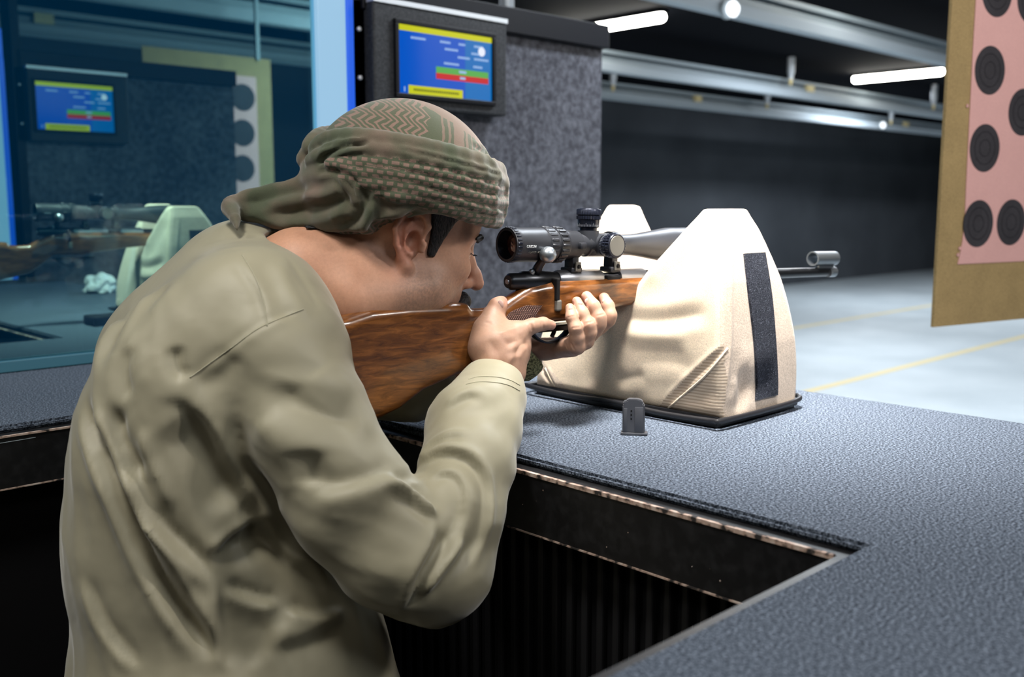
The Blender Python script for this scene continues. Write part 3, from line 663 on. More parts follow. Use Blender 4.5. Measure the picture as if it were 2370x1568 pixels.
# slot cut for the bolt handle, tang, floor plate and trigger guard
sl = MB(); a_ = rl(1291, 652, -.024); sl.box(rw(a_[0], a_[1]-.012, -.0135), (.0075, .026, .034), Rm, .002); sl.build('bolt_slot', M['black'], rifle)
MB().box(rw(a_[0]+.0025, a_[1]-.036, -.0160), (.011, .022, .018), Rm, .003).build('bolt_release', M['turretface'], rifle)
tg = MB(); tp = [rl(1200, 688), rl(1232, 668), rl(1262, 655)]
tg.tube([rw(*rl(x, y)) for x, y in ((1175, 700), (1200, 680), (1228, 664), (1262, 652))], [.004, .007, .009, .010], 12); tg.build('tang', M['metal'], rifle, smooth=True)
gd = MB(); gpx = [(1222, 762), (1240, 782), (1262, 792), (1288, 788), (1308, 772), (1322, 752)]
gpts = smooth_pts([rw(*rl(x, y)) for x, y in gpx], 5)
rg = []
for i, q_ in enumerate(gpts):
    dv = gpts[min(i+1, len(gpts)-1)]-gpts[max(i-1, 0)]; dv = dv/np.linalg.norm(dv); up_ = np.cross(dv, RW)
    rg.append([q_+RW*.0072*math.copysign(abs(math.cos(a))**.6, math.cos(a))+up_*.0021*math.sin(a) for a in np.linspace(0, 2*math.pi, 15)[:-1]])
gd.ring(rg)
gd.build('trigger_guard', M['knurl'], rifle, auto=True)
fl = MB(); a_ = rl(1222, 752); b_ = rl(1345, 738); fl.prism([rw(a_[0], a_[1]-.004, -.013), rw(b_[0], b_[1]-.004, -.013), rw(b_[0], b_[1]-.012, -.013), rw(rl(1310, 760)[0], rl(1310, 762)[1], -.013), rw(a_[0], a_[1]-.012, -.013)], RW*.026, .002); fl.build('floor_plate', M['metal'], rifle)
tr_ = MB(); tr_.tube(smooth_pts([rw(*rl(1276, 750)), rw(*rl(1283, 764)), rw(*rl(1277, 780))], 4), .0035, 10); tr_.build('trigger', M['metal'], rifle, smooth=True)
# ------------------------------------------------------------------ scope
sE, tE = rl(1172, 567); scope = empty('rifle_scope', tuple(rw(.2, .04)), 'black telescopic sight mounted on top of the walnut rifle', 'scope')
def sx(x, y=567): return rl(x, y)[0]
tA = tE
t1 = tE
S = [(sE-.0005, .0235), (sE, .0258), (sE+.012, .0262), (sE+.016, .0250), (sE+.030, .0252), (sx(1250), .0252), (sx(1252), .0262)]
scb = MB(); scb.lathe([(sE, .0212), (sE, .0250), (sE+.011, .0262), (sE+.015, .0254), (sx(1250), .0256), (sx(1251), .0268), (sx(1270), .0268), (sx(1271), .0246), (sx(1275), .0246), (sx(1276), .0262), (sx(1296), .0255), (sx(1300), .0225), (sx(1318), .0220), (sx(1322), .0170),
    (sx(1350), .0165), (sx(1352), .0185), (sx(1410), .0185), (sx(1413), .0163), (sx(1455), .0168), (sx(1475), .0188), (sx(1540), .0285), (sx(1585), .0292), (sx(1625), .0292), (sx(1625), .025)], rw(0, tA), RD, 56, False, False)
scb.build('scope_tube', M['scope'], scope, auto=True)
MB().lathe([(sE+.0, .0252), (sE, .0235), (sE+.010, .0205), (sE+.022, .0190)], rw(0, tA), RD, 48, False, False).build('eyepiece_rim', M['knurl'], scope, auto=True)
MB().lathe([(sE+.010, .0005), (sE+.0105, .008), (sE+.013, .015), (sE+.017, .0196)], rw(0, tA), RD, 40, True, False).build('eyepiece_lens', M['lens'], scope, smooth=True)
MB().lathe([(sx(1620), .001), (sx(1620), .0285)], rw(0, tA), RD, 40, True, False).build('objective_lens', M['lens'], scope, smooth=True)
rb = MB()
for k in range(20):
    a = 2*math.pi*k/20
    for xa, xb in ((1251, 1270), (1276, 1294)):
        s_m = (sx(xa)+sx(xb))/2; c = rw(s_m, tA+math.cos(a)*.0262, math.sin(a)*.0262); ov = (RU*math.cos(a)+RW*math.sin(a)); tv = np.cross(ov, RD)
        rb.box(c, ((sx(xb)-sx(xa))*.86, .0042, .003), Matrix(np.stack([RD, tv, ov], 1).tolist()).to_3x3(), .0008, 1)
rb.build('zoom_ring', M['scope'], scope, auto=True)
er = MB()
for k in range(30):
    a = 2*math.pi*k/30; ov = (RU*math.cos(a)+RW*math.sin(a)); tv = np.cross(ov, RD); er.box(rw(sE+.006, tA)+ov*.0258, (.008, .0026, .0012), Matrix(np.stack([RD, tv, ov], 1).tolist()).to_3x3(), .0005, 1)
er.build('focus_ring', M['knurl'], scope, auto=True)
def turret(o, d, name, sc_, face, h, marks=True):
    d = Vector(d).normalized(); o = Vector(o)
    t = MB(); t.lathe([(0, .013*sc_), (.006, .0135*sc_), (.0075, .0165*sc_), (.019*h, .0172*sc_)], o, d, 40); t.lathe([(.0185*h, .0155*sc_), (.0195*h, .0190*sc_), (.0245*h, .0190*sc_), (.0255*h, .0165*sc_)], o, d, 56, knurl=.018*sc_)
    t.lathe([(.0255*h, .016*sc_), (.0265*h, .0192*sc_), (.034*h, .0192*sc_), (.0355*h, .0175*sc_)], o, d, 56, knurl=.018*sc_)
    ob = t.build(name, M['knurl'], scope, auto=True)
    a = d.orthogonal().normalized(); b = d.cross(a); mk = MB()
    for k in range(44):
        an = 2*math.pi*k/44; ov = a*math.cos(an)+b*math.sin(an); tv = ov.cross(d); L = .005 if k % 5 == 0 else .003
        mk.box(o+d*(.0085+L/2)+ov*.0168*sc_, (L, .0003, .0005), Matrix((d, tv, ov)).transposed(), 0)
    mk.build('dial_marks', M['alu'], ob, auto=True)
    MB().lathe([(.0352*h, .0155*sc_), (.0362*h, .0150*sc_)], o, d, 40).build('turret_cap', M['turretface'] if face else M['knurl'], ob, auto=True)
    return ob
sT = rl(1362, 520)[0]
sH = rl(1378, 560)[0]
scb2 = MB(); scb2.box(rw(sH-.003, tA), (.046, .034, .034), Rm, .010, 4); scb2.lathe([(.0, .0185), (.022, .0165)], rw(sT, tA), RU, 32); scb2.lathe([(0, .0185), (.022, .0165)], rw(sH, tA), -RW, 32); scb2.build('turret_housing', M['scope'], scope, auto=True)
turret(rw(sT, tA+.020), RU, 'elevation_turret', 1.0, False, 1.0)
turret(rw(sH, tA, -.018), -RW, 'windage_turret', 1.02, True, .85)
for xm, wd in ((1322, .013), (1412, .013)):
    sm = rl(xm, 640)[0]; m_ = MB(); m_.lathe([(sm-wd/2, .0172), (sm-wd/2, .0215), (sm+wd/2, .0215), (sm+wd/2, .0172)], rw(0, tA), RD, 36, False, False)
    hb = tA-.016-.013; m_.box(rw(sm, (tA-.016+.013)/2), (wd, .020, tA-.016-.013+.006), Rm, .002); m_.box(rw(sm, .0155), (wd+.010, .026, .008), Rm, .002)
    m_.box(rw(sm, tA-.001, -.0235), (wd, .008, .010), Rm, .002); m_.box(rw(sm, tA-.001, .0235), (wd, .008, .010), Rm, .002)
    ob = m_.build('scope_ring', M['scope'], scope, auto=True)
    k_ = MB(); k_.box(rw(sm, .021, -.0145), (.0105, .004, .014), Rm, .001); k_.build('clamp', M['turretface'], ob); MB().lathe([(0, .0032), (.003, .0030)], rw(sm, .021, -.0162), -RW, 12).build('screw', M['black'], ob)
MB().b2((0, 0, 0), (.001, .001, .001)).bm.free()
def text_obj(txt, size, loc, ux, uy, m, parent, name, depth=.0003):
    c = bpy.data.curves.new(name, 'FONT'); c.body = txt; c.size = size; c.extrude = depth; o = bpy.data.objects.new('tmp', c); COL.objects.link(o)
    dg = bpy.context.evaluated_depsgraph_get(); me = bpy.data.meshes.new_from_object(o.evaluated_get(dg)); bpy.data.objects.remove(o)
    ux = Vector(ux).normalized(); uy = Vector(uy).normalized(); n = ux.cross(uy)
    me.transform(Matrix(((ux.x, uy.x, n.x, loc[0]), (ux.y, uy.y, n.y, loc[1]), (ux.z, uy.z, n.z, loc[2]), (0, 0, 0, 1)))); me.materials.clear(); me.name = name
    return link(name, me, m, parent)
aT = math.radians(102)
def on_tube(s, ang, r=.0259):   # ang measured from up, towards the camera side
    return rw(s, tA+math.cos(ang)*r, -math.sin(ang)*r)
ovx = RU*math.cos(aT)-RW*math.sin(aT); upx = RU*math.sin(aT)+RW*math.cos(aT)
text_obj('ORION', .0056, on_tube(sx(1193), math.radians(98)), RD, RU*math.sin(math.radians(98))+RW*math.cos(math.radians(98)), M['white'], scope, 'brand_lettering')
text_obj('4-24X50 HD', .0044, on_tube(sx(1199), math.radians(117)), RD, RU*math.sin(math.radians(117))+RW*math.cos(math.radians(117))*-1*-1, M['turretface'], scope, 'model_lettering')

# ------------------------------------------------------------------ magazine on the counter
mg = empty('rifle_magazine', (1.113, .895, 1.0), 'small black steel magazine standing upright on the rubber mat', 'magazine', rz=0)
ma = math.radians(-52); mx = np.array([math.cos(ma), math.sin(ma), 0]); my = np.array([-math.sin(ma), math.cos(ma), 0]); mz = np.array([0, 0, 1.])
mo = onax(1466, 1008, 2, 1.0)+my*.004
def mgp(a, b, c): return mo+mx*a+my*b+mz*c
Mm = Matrix(np.stack([mx, my, mz], 1).tolist()).to_3x3()
b = MB(); out_ = [(-.0165, .004), (.0165, .004), (.0160, .046), (.0135, .047), (.0128, .052), (.006, .0545), (-.009, .0545), (-.0095, .052), (-.0155, .050), (-.0150, .044), (-.0165, .043)]
b.prism([mgp(a, -.0065, c) for a, c in out_], my*.013, .0012); b.box(mgp(.0075, -.0068, .024), (.012, .0012, .038), Mm, .0005); b.box(mgp(-.012, -.0068, .023), (.005, .0010, .036), Mm, .0004)
b.build('magazine_body', M['magsteel'], mg, auto=True)
MB().box(mgp(.001, 0, .0022), (.039, .0165, .0044), Mm, .001).build('base_plate', M['magsteel'], mg, auto=True)
h = MB()
for z_ in (.037, .031, .025): h.lathe([(0, .0014), (.0004, .0014)], mgp(-.0035, -.0066, z_), -my, 12)
h.build('inspection_holes', M['black'], mg)

# ------------------------------------------------------------------ hanging target
ta = math.radians(14.1); TD = np.array([math.cos(ta), -math.sin(ta), 0]); TN = np.array([-math.sin(ta), -math.cos(ta), 0])
c0 = onax(2160, 758, 1, 1.06); to = c0.copy(); zb = c0[2]
tb = empty('hanging_target', (to[0]+.3, to[1]-.07, 2.30), 'brown cardboard target board with pink paper sheet hanging at the right', 'target')
L = .62
def tp3(x, y, off=0): return onplane(x, y, to+TN*off, TN)
pts = [to, to+TD*L, to+TD*L+np.array([0, 0, 1.28]), to+np.array([0, 0, 1.28])]
MB().prism(pts, TN*-.008).build('cardboard', M['board'], tb)
pl = tp3(2215, 612, .002); pz0 = pl[2]; pr = to+TD*(L-.06); lw = float((pl-to)@TD); lw2 = float((tp3(2255, 0, .002)-to)@TD)
pp = [(lw, pz0), (L-.05, pz0+.0), (L-.05, pz0+1.0), (lw2*.35+lw*.65, pz0+1.0)]
bm = MB(); ed = [(lw, pz0)]; rr = random.Random(3)
edge = [(2215, 612), (2226, 560), (2232, 500), (2235, 420), (2241, 300), (2244, 240), (2250, 120), (2257, 0)]
pe = [tp3(x, y, .0) for x, y in edge]; poly = [p for p in pe]; top = pe[-1]+np.array([0, 0, .35]); poly.append(top); poly.append(to+TD*(L-.05)+np.array([0, 0, top[2]-to[2]])); poly.append(to+TD*(L-.05)+np.array([0, 0, pe[0][2]-to[2]]))
bm.prism([Vector(p+TN*.001) for p in poly], TN*.0015); paper = bm.build('paper_sheet', M['pink'], tb)
def spot(x, y, r=.0605):
    c = tp3(x, y, .0026); mb = MB(); mb.lathe([(0, r), (.0006, r)], c, TN, 48); mb.build('bullseye', M['spot'], paper)
    ring = MB()
    for k in (.35, .68): ring.lathe([(.0006, r*k-.0006), (.0009, r*k-.0006), (.0009, r*k+.0006), (.0006, r*k+.0006)], c, TN, 40, False, False)
    ring.build('ring_line', M['bezel'], paper)
for x, y in ((2308, -18), (2291, 163), (2279, 343), (2264, 518), (2340, 515), (2367, 260), (2388, 0)): spot(x, y)
for x, y in ((2240, 245), (2222, 575), (2218, 590)):
    MB().b2(*(lambda c: (c-np.array([.004, .001, .004]), c+np.array([.006, .001, .004])))(tp3(x-1, y, .002))).build('torn_tab', M['pink'], paper)
hr = MB(); hc = to+TD*(L/2); hr.box(hc+np.array([0, 0, 1.29]), (.64, .03, .03), Matrix(np.stack([TD, TN, [0, 0, 1]], 1).tolist()).to_3x3()); hr.b2(hc+np.array([-.012, -.012, 1.29]), (hc[0]+.012, hc[1]+.012, 2.76)); hr.build('hanger', M['rail2'], tb)

# ------------------------------------------------------------------ things in the next booth
def copy_tree(o, off, parent=None, label=None, group=None):
    c = o.copy(); COL.objects.link(c)
    if parent is None: c.location = Vector(o.location)+Vector(off)
    else: c.parent = parent
    if parent is None:
        if label: c['label'] = label
        if group: c['group'] = group
    for ch in o.children:
        k = copy_tree(ch, off, c)
        k.matrix_parent_inverse = ch.matrix_parent_inverse.copy()
    return c
bpy.context.view_layer.update()
nb = copy_tree(bag, (.0, 1.83, 0), None, 'sandbag in the next booth, greenish through the blue glass')
nr_ = copy_tree(rifle, (-.03, 1.84, .035), None, 'rifle resting in the next booth, dim behind the blue glass')
ns_ = copy_tree(scope, (-.03, 1.84, .035), None, 'scope on the rifle of the next booth, behind the glass at left')
rr = random.Random(9); cr = MB(); cpos = onax(232, 676, 2, 1.004)
bb = bmesh.new(); bmesh.ops.create_icosphere(bb, subdivisions=3, radius=1)
for v in bb.verts: f = 1+rr.uniform(-.22, .22); v.co = Vector((v.co.x*.055*f, v.co.y*.05*f, max(v.co.z, -.5)*.045*f+.024))
cr.add(bb, Matrix.Translation(Vector(cpos))); tag(cr.build('crumpled_tissue', M['white']), 'crumpled white tissue on the counter of the next booth', 'tissue')
q = onax(215, 752, 2, 1.0); cs = MB(); cs.b2((q[0]-.02, q[1]-.06, 1.0), (q[0]+.16, q[1]+.02, 1.028), .006); tag(cs.build('black_case', M['black']), 'flat black case on the next booth counter, beside the shooter\'s back', 'case')
nt_ = empty('hanging_target', (3.0, 6.3, 2.0), 'target board beyond the next booth, pink paper with dark spots, behind glass', 'target')
def qn(x, y): return onax(x, y, 1, 5.2)
a = qn(330, 140); b = qn(637, 500)
MB().b2((qn(545, 400)[0], 5.2, b[2]), (b[0], 5.21, qn(637, 140)[2])).b2((a[0], 5.2, qn(330, 155)[2]), (qn(545, 400)[0], 5.21, qn(637, 140)[2])).build('cardboard', M['board'], nt_)
pn = MB().b2((qn(480, 400)[0], 5.190, b[2]+.04), (qn(598, 400)[0], 5.1995, qn(598, 180)[2])).build('paper_sheet', M['pink'], nt_)
for y in (226, 308, 390): MB().lathe([(0, .075), (.001, .075)], qn(560, y)+np.array([0, -.011, 0]), (0, -1, 0), 32).build('bullseye', M['spot'], pn)
MB().b2((qn(600, 140)[0]-.02, 5.19, qn(600, 140)[2]), (qn(600, 140)[0], 5.21, 2.76)).build('hanger', M['rail2'], nt_)

# ------------------------------------------------------------------ person (modelled in camera-aligned metres, then placed in the world)
_a = math.radians(66)
HF = nrm(np.array([math.sin(_a), -.20, -math.cos(_a)])); HU = np.array([.58, 1, 0.]); HU = nrm(HU-HF*(HU@HF)); HR = np.cross(HF, HU)
SCL = 1.08; HC = cc(965, 565, 1.33)-HR*.078*SCL; HB = np.stack([HF, HR, HU])
def hl(f, r, u): return HC+(HF*f+HR*r+HU*u)*SCL
def toh(p): return ((p-HC)@HB.T)/SCL
def px(p): return np.stack([1185+FPX*p[:, 0]/-p[:, 2], 784-FPX*p[:, 1]/-p[:, 2]], 1)
def C3(pts):   # (px,py,depth,radius px) -> points, radii in metres
    return [cc(a, b, c) for a, b, c, r in pts], [r*c/FPX for a, b, c, r in pts]
def head_f(p):
    q = toh(p); fa = np.array([1, 0, 0.]); a = np.abs(q[:, 1]); qs = np.stack([q[:, 0], a, q[:, 2]], 1)
    d = ell(q, (-.012, 0, .045), (.098, .077, .088))
    d = smin(d, ell(q, (.040, 0, -.020), (.058, .062, .082)), .03)
    d = smin(d, ell(qs, (.020, .040, -.055), (.048, .026, .040)), .025)          # jaw angle / cheek
    d = smin(d, ell(qs, (.062, .038, -.018), (.026, .022, .020)), .02)            # cheekbone
    d = smin(d, ell(q, (.066, 0, -.070), (.034, .032, .030)), .02)                # mouth block
    d = smin(d, ell(q, (.074, 0, -.098), (.019, .022, .015)), .015)               # chin
    d = smin(d, cap(qs, (.086, 0, .022), (.070, .045, .024), .013, .011), .014)   # brow ridge
    d = smin(d, ell(q, (.070, 0, .055), (.030, .050, .035)), .02)                 # forehead
    d = smax(d, -ell(qs, (.096, .031, .000), (.016, .019, .012)), .010)           # eye socket
    d = smin(d, ell(qs, (.0745, .031, .000), (.0155, .0165, .0125)), .003)        # lids
    d = smax(d, -cap(qs, (.0925, .022, .0005), (.0855, .041, .000), .0022, .0022), .002)
    d = smin(d, chain(q, [np.array(v) for v in ((.090, 0, .012), (.100, 0, -.008), (.113, 0, -.026), (.119, 0, -.036))], [.0075, .0075, .0090, .0105], .006), .008)
    d = smin(d, cap(qs, (.104, .008, -.040), (.098, .0145, -.040), .0070, .0065), .006)   # nostril wings
    d = smax(d, -cap(qs, (.108, .007, -.0505), (.103, .0085, -.040), .0034, .002), .002)
    d = smin(d, cap(qs, (.0975, 0, -.069), (.088, .022, -.072), .0055, .003), .004)       # upper lip
    d = smin(d, cap(qs, (.0955, 0, -.079), (.087, .018, -.078), .0065, .003), .004)
    d = smax(d, -cap(qs, (.103, 0, -.0738), (.090, .024, -.0745), .0011, .001), .0015)
    # ear
    e0 = np.array([-.004, .0745, .004]); eo = nrm(np.array([-.42, 1, 0.])); eb = nrm(np.array([-1, -.42, 0.])); 
    def E(b, u, o=0): return e0+eb*b+np.array([0, 0, 1.])*u+eo*o
    hx = [E(-.010, .006, .004), E(-.014, .020, .006), E(-.006, .033, .009), (E(.008, .036, .012)), E(.020, .026, .015), E(.023, .008, .016), E(.018, -.010, .013), E(.009, -.024, .008), E(.001, -.033, .004)]
    hr = [.0030, .0038, .0043, .0046, .0046, .0044, .0042, .0046, .0066]
    d = smin(d, cap(qs, E(.004, .004, -.008), E(.006, .0, .002), .016, .014, (1, 1, 1)), .006)
    d = smin(d, ell(qs, E(.004, .004, .004), (.018, .007, .031)), .006)
    d = smin(d, chain(qs, hx, hr, .003), .003)
    d = smin(d, chain(qs, [E(.006, .022, .012), E(.012, .010, .013), (E(.009, -.008, .010)), E(.000, -.018, .006)], [.0034, .0034, .0032, .0035], .003), .003)
    d = smax(d, -ell(qs, E(-.001, -.002, .011), (.0092, .0150, .0135)), .003)
    d = smax(d, -chain(qs, [E(-.004, .024, .012), E(.010, .027, .0155), (E(.0165, .010, .0175)), E(.012, -.010, .014)], [.0030, .0036, .0034, .0026], .002), .002)
    d = smin(d, cap(qs, E(-.014, -.002, .006), E(-.013, -.010, .005), .0042, .0042), .004)    # tragus
    return d*SCL
neckP, neckR = C3([(905, 590, 1.395, 88), (800, 625, 1.375, 98), (700, 645, 1.355, 108), (600, 705, 1.35, 125)])
def neck_f(p): return smin(chain(p, neckP, neckR, .03), cap(p, cc(985, 672, 1.375), cc(820, 700, 1.34), .034, .052), .03)
armR = C3([(690, 830, 1.22, 80), (830, 1120, 1.23, 78), (985, 1290, 1.23, 62), (1075, 1060, 1.29, 52), (1150, 862, 1.405, 34)])
armL = C3([(660, 640, 1.46, 75), (760, 850, 1.55, 70), (960, 915, 1.50, 50), (1120, 865, 1.50, 40), (1215, 830, 1.57, 34)])
torsoC = C3([(560, 770, 1.35, 125), (460, 950, 1.37, 150), (440, 1250, 1.38, 150), (460, 1560, 1.38, 150), (465, 1600, 1.38, 150)])
hipW = w2c((.20, .98, .78))
legs = []
for sx_, (kx, ky), (ax_, ay) in ((0, (.57, 1.08), (.48, .98)), (1, (.62, 1.26), (.58, 1.27))):
    legs.append([w2c((.60+.03*sx_, 1.22+.10*sx_, .80)), w2c((kx, ky, .46)), w2c((ax_, ay, .085)), w2c((ax_+.15, ay-.02, .045))])
def body_f(p):
    d = chain(p, torsoC[0], torsoC[1], .08); d = smin(d, chain(p, armR[0], [r*.9 for r in armR[1]], .02), .04); d = smin(d, chain(p, armL[0], [r*.9 for r in armL[1]], .02), .04)
    d = smin(d, neck_f(p), .03)
    for L_ in legs: d = smin(d, chain(p, L_, [.070, .055, .042, .036], .02), .05)
    return d
def hn_f(p): return smin(head_f(p), neck_f(p), .018)
# hands ------------------------------------------------------
def hpts(l): return C3(l)
# right hand: back of the hand towards the camera, thumb over the grip, index on the guard
RH = [([(1158, 868, 1.405, 44), (1152, 835, 1.405, 50), (1145, 800, 1.41, 50), (1142, 775, 1.42, 42)], .02),
      ([(1180, 860, 1.415, 36), (1180, 815, 1.42, 42), (1188, 785, 1.425, 34)], .02),
      ([(1118, 805, 1.41, 36), (1118, 768, 1.42, 33), (1138, 735, 1.43, 25), (1152, 710, 1.435, 21), (1160, 700, 1.44, 15)], .014),          # thumb
      ([(1165, 795, 1.42, 40), (1200, 768, 1.42, 23), (1232, 755, 1.425, 17.5), (1257, 750, 1.435, 15), (1275, 753, 1.45, 12)], .010),         # index
      ([(1180, 815, 1.42, 36), (1210, 800, 1.425, 17), (1214, 792, 1.46, 14), (1200, 775, 1.49, 12)], .010),
      ([(1180, 838, 1.425, 30), (1206, 825, 1.43, 16), (1212, 815, 1.465, 13), (1196, 795, 1.49, 12)], .010),
      ([(1175, 850, 1.43, 24), (1200, 848, 1.437, 14), (1206, 838, 1.47, 12), (1190, 815, 1.49, 11)], .010)]
LH_OLD = [([(1180, 850, 1.53, 36), (1235, 815, 1.515, 34), (1290, 798, 1.505, 34), (1335, 790, 1.50, 30), (1362, 770, 1.51, 24)], .02),
      ([(1300, 800, 1.505, 28), (1345, 800, 1.495, 22), (1352, 770, 1.488, 18), (1336, 738, 1.48, 15.5), (1320, 712, 1.492, 12.5)], .006),
      ([(1340, 790, 1.505, 24), (1364, 785, 1.50, 21), (1377, 757, 1.492, 19), (1360, 725, 1.488, 16.5), (1342, 699, 1.497, 13.5)], .005),
      ([(1365, 775, 1.515, 22), (1385, 765, 1.508, 19), (1398, 738, 1.50, 19), (1378, 711, 1.497, 17), (1357, 688, 1.503, 14)], .005),
      ([(1375, 770, 1.535, 20), (1400, 755, 1.53, 17), (1416, 738, 1.522, 17), (1412, 714, 1.518, 16), (1397, 692, 1.52, 14)], .004),
      ([(1255, 815, 1.52, 26), (1300, 790, 1.55, 20), (1330, 760, 1.575, 16), (1345, 735, 1.585, 14)], .010)]
LH = [([(1180, 838, 1.57, 32), (1235, 808, 1.565, 26), (1285, 806, 1.555, 24), (1325, 803, 1.53, 24)], .02),
      ([(1305, 803, 1.535, 22), (1335, 802, 1.498, 19), (1335, 782, 1.490, 16.5), (1332, 760, 1.484, 15.5), (1323, 735, 1.486, 13.5), (1319, 713, 1.493, 11)], .005),
      ([(1330, 800, 1.512, 24), (1356, 790, 1.505, 18), (1363, 770, 1.498, 17.5), (1361, 753, 1.494, 17), (1348, 726, 1.496, 14.5), (1335, 698, 1.503, 11.5)], .0022),
      ([(1350, 785, 1.520, 22), (1376, 765, 1.515, 17), (1386, 750, 1.508, 17), (1386, 736, 1.506, 17), (1373, 709, 1.508, 15.5), (1358, 687, 1.515, 13)], .0018),
      ([(1365, 775, 1.540, 20), (1392, 756, 1.538, 15), (1408, 742, 1.532, 15), (1412, 730, 1.530, 15), (1407, 709, 1.534, 14.5), (1398, 690, 1.542, 12.5)], .0018),
      ([(1265, 812, 1.57, 22), (1310, 800, 1.59, 18), (1345, 775, 1.60, 16), (1360, 745, 1.605, 14)], .010)]
def hand_f(H, k=.006):
    cs = [(hpts(l), kk) for l, kk in H]
    def f(p):
        d = None
        for (pts, rs), kk in cs:
            e = chain(p, pts, rs, .005); d = e if d is None else smin(d, e, kk)
        return d
    return f
def bbox(pts, rs, pad=.02):
    P_ = np.array(pts); r = max(rs)+pad; return P_.min(0)-r, P_.max(0)+r
SK = np.array((.47, .255, .165)); 
def lin(c): return np.array(c)
def skin_cols(V, kind):
    c = np.tile(np.array((.45, .255, .170) if kind != 'hand' else (.365, .225, .16)), (len(V), 1))
    if kind == 'head':
        q = toh(V); a = np.abs(q[:, 1])
        st = np.clip((-.012-q[:, 2]+.0)/.03, 0, 1)*np.clip((q[:, 0]+.022)/.02, 0, 1)*np.clip((.115-q[:, 0])/.01, 0, 1)*np.clip((a-.018)/.02+np.clip((-.055-q[:, 2])/.01, 0, 1), 0, 1)
        rn = np.random.RandomState(2).rand(len(V)); st = st*(.55+.6*(rn-.5))
        c = c*(1-.62*st[:, None])+np.array((.105, .09, .082))*(.62*st[:, None])
        e = np.exp(-(((q[:, 0]+.016)/.02)**2+((a-.082)/.012)**2+((q[:, 2]-.005)/.04)**2)); c = c*(1-.7*e[:, None])+np.array((.60, .235, .165))*(.7*e[:, None])
        n_ = np.exp(-(((q[:, 0]-.114)/.016)**2+(a/.02)**2+((q[:, 2]+.036)/.018)**2)); c = c*(1-.4*n_[:, None])+np.array((.50, .26, .20))*(.4*n_[:, None])
        l_ = np.exp(-((a/.024)**4+((q[:, 2]+.0735)/.008)**4))*(q[:, 0] > .08); c = c*(1-.6*l_[:, None])+np.array((.38, .15, .13))*(.6*l_[:, None])
        nk = np.clip((-.02-q[:, 0])/.05, 0, 1); c = c*(1-.25*nk[:, None])+np.array((.46, .21, .115))*(.25*nk[:, None])
    return c
parts = []
lo, hi = HC-.19, HC+.17; lo = np.minimum(lo, np.min(neckP, 0)-.11); hi = np.maximum(hi, np.max(neckP, 0)+.05)
V, Q = sdf_mesh(hn_f, lo, hi, .0022, 1); parts.append((V, Q, skin_cols(V, 'head'))); HV, HQ = V, Q
for H in (RH, LH):
    ap = np.concatenate([np.array(hpts(l)[0]) for l, k in H]); V, Q = sdf_mesh(hand_f(H), ap.min(0)-.045, ap.max(0)+.045, .0016, 1)
    if H is RH: V = folds(V, Q, [([(1165, 800), (1195, 790), (1215, 780)], .004, .0016), ([(1120, 745), (1140, 750)], .0022, .0008), ([(1228, 748), (1232, 768)], .0018, .0010), ([(1255, 742), (1258, 762)], .0016, .0008), ([(1150, 775), (1180, 765), (1200, 758)], .006, -.0016), ([(1190, 830), (1205, 800), (1222, 795)], .004, .002), ([(1165, 870), (1180, 835), (1200, 815)], .004, -.001), ([(1128, 785), (1150, 815), (1160, 850)], .006, .0012)])
    else: V = folds(V, Q, [([(1322, 760), (1345, 757)], .0012, .0006), ([(1352, 750), (1374, 744)], .0012, .0006), ([(1378, 732), (1400, 727)], .0012, .0006), ([(1312, 736), (1332, 731)], .0010, .0005), ([(1308, 792), (1316, 815)], .0013, .0010), ([(1320, 792), (1330, 812)], .0013, .0010)])
    c = skin_cols(V, 'hand')
    tips = [hpts(l)[0][-1] for l, k in H[2:]]
    for t_ in tips:
        e = np.exp(-(np.linalg.norm(V-t_, axis=1)/.014)**2)*.55; c = c*(1-e[:, None])+np.array((.52, .24, .19))*e[:, None]
    parts.append((V, Q, c))
ap = np.concatenate([np.array(x) for x in (torsoC[0], armR[0], armL[0], *legs)]); V, Q = sdf_mesh(lambda p: smax(body_f(p)+.004, -(hn_f(p)-.012), .01), ap.min(0)-.24, ap.max(0)+.24, .011, 1); parts.append((V, Q, skin_cols(V, 'b')))
VV = np.concatenate([a for a, b, c in parts]); off = np.cumsum([0]+[len(a) for a, b, c in parts]); QQ = np.concatenate([b+o for (a, b, c), o in zip(parts, off)]); CCl = np.concatenate([c for a, b, c in parts])
person = to_obj('person', c2w(VV), QQ, M['skin'], None, attrs={'col': ('FLOAT_COLOR', CCl)})
tag(person, 'person in an olive robe and patterned green headscarf, bending to aim the rifle', 'person')
# nails
def nail(name, x, y, d, ln, wd, ang):
    h = hitter(*[(p[0], p[1]) for p in parts[1:3]][1]) if False else None
for hi_, lst in ((1, [(1159, 704, 15, 11, -75)]), (2, [(1321, 716, 9, 7, 80), (1343, 704, 10, 8, 62), (1358, 697, 10, 8, 60), (1398, 697, 9, 7, 65)])):
    hh = hitter(parts[hi_][0], parts[hi_][1])
    for x, y, ln, wd, ang in lst:
        c_ = hh(x, y)
        if c_ is None: continue
        n_ = nrm(-c_); u_ = np.array([math.cos(math.radians(ang)), math.sin(math.radians(ang)), 0]); s_ = np.cross(n_, u_); b_ = bmesh.new(); bmesh.ops.create_uvsphere(b_, u_segments=16, v_segments=8, radius=1)
        k_ = -c_[2]/FPX
        for v in b_.verts: q = c_-n_*.0004+u_*v.co.x*ln*.62*k_+s_*v.co.y*wd*.62*k_+n_*v.co.z*.0011; v.co = Vector(c2w(q))
        mb = MB(); mb.add(b_); mb.build('nail', M['nail'], person, smooth=True)
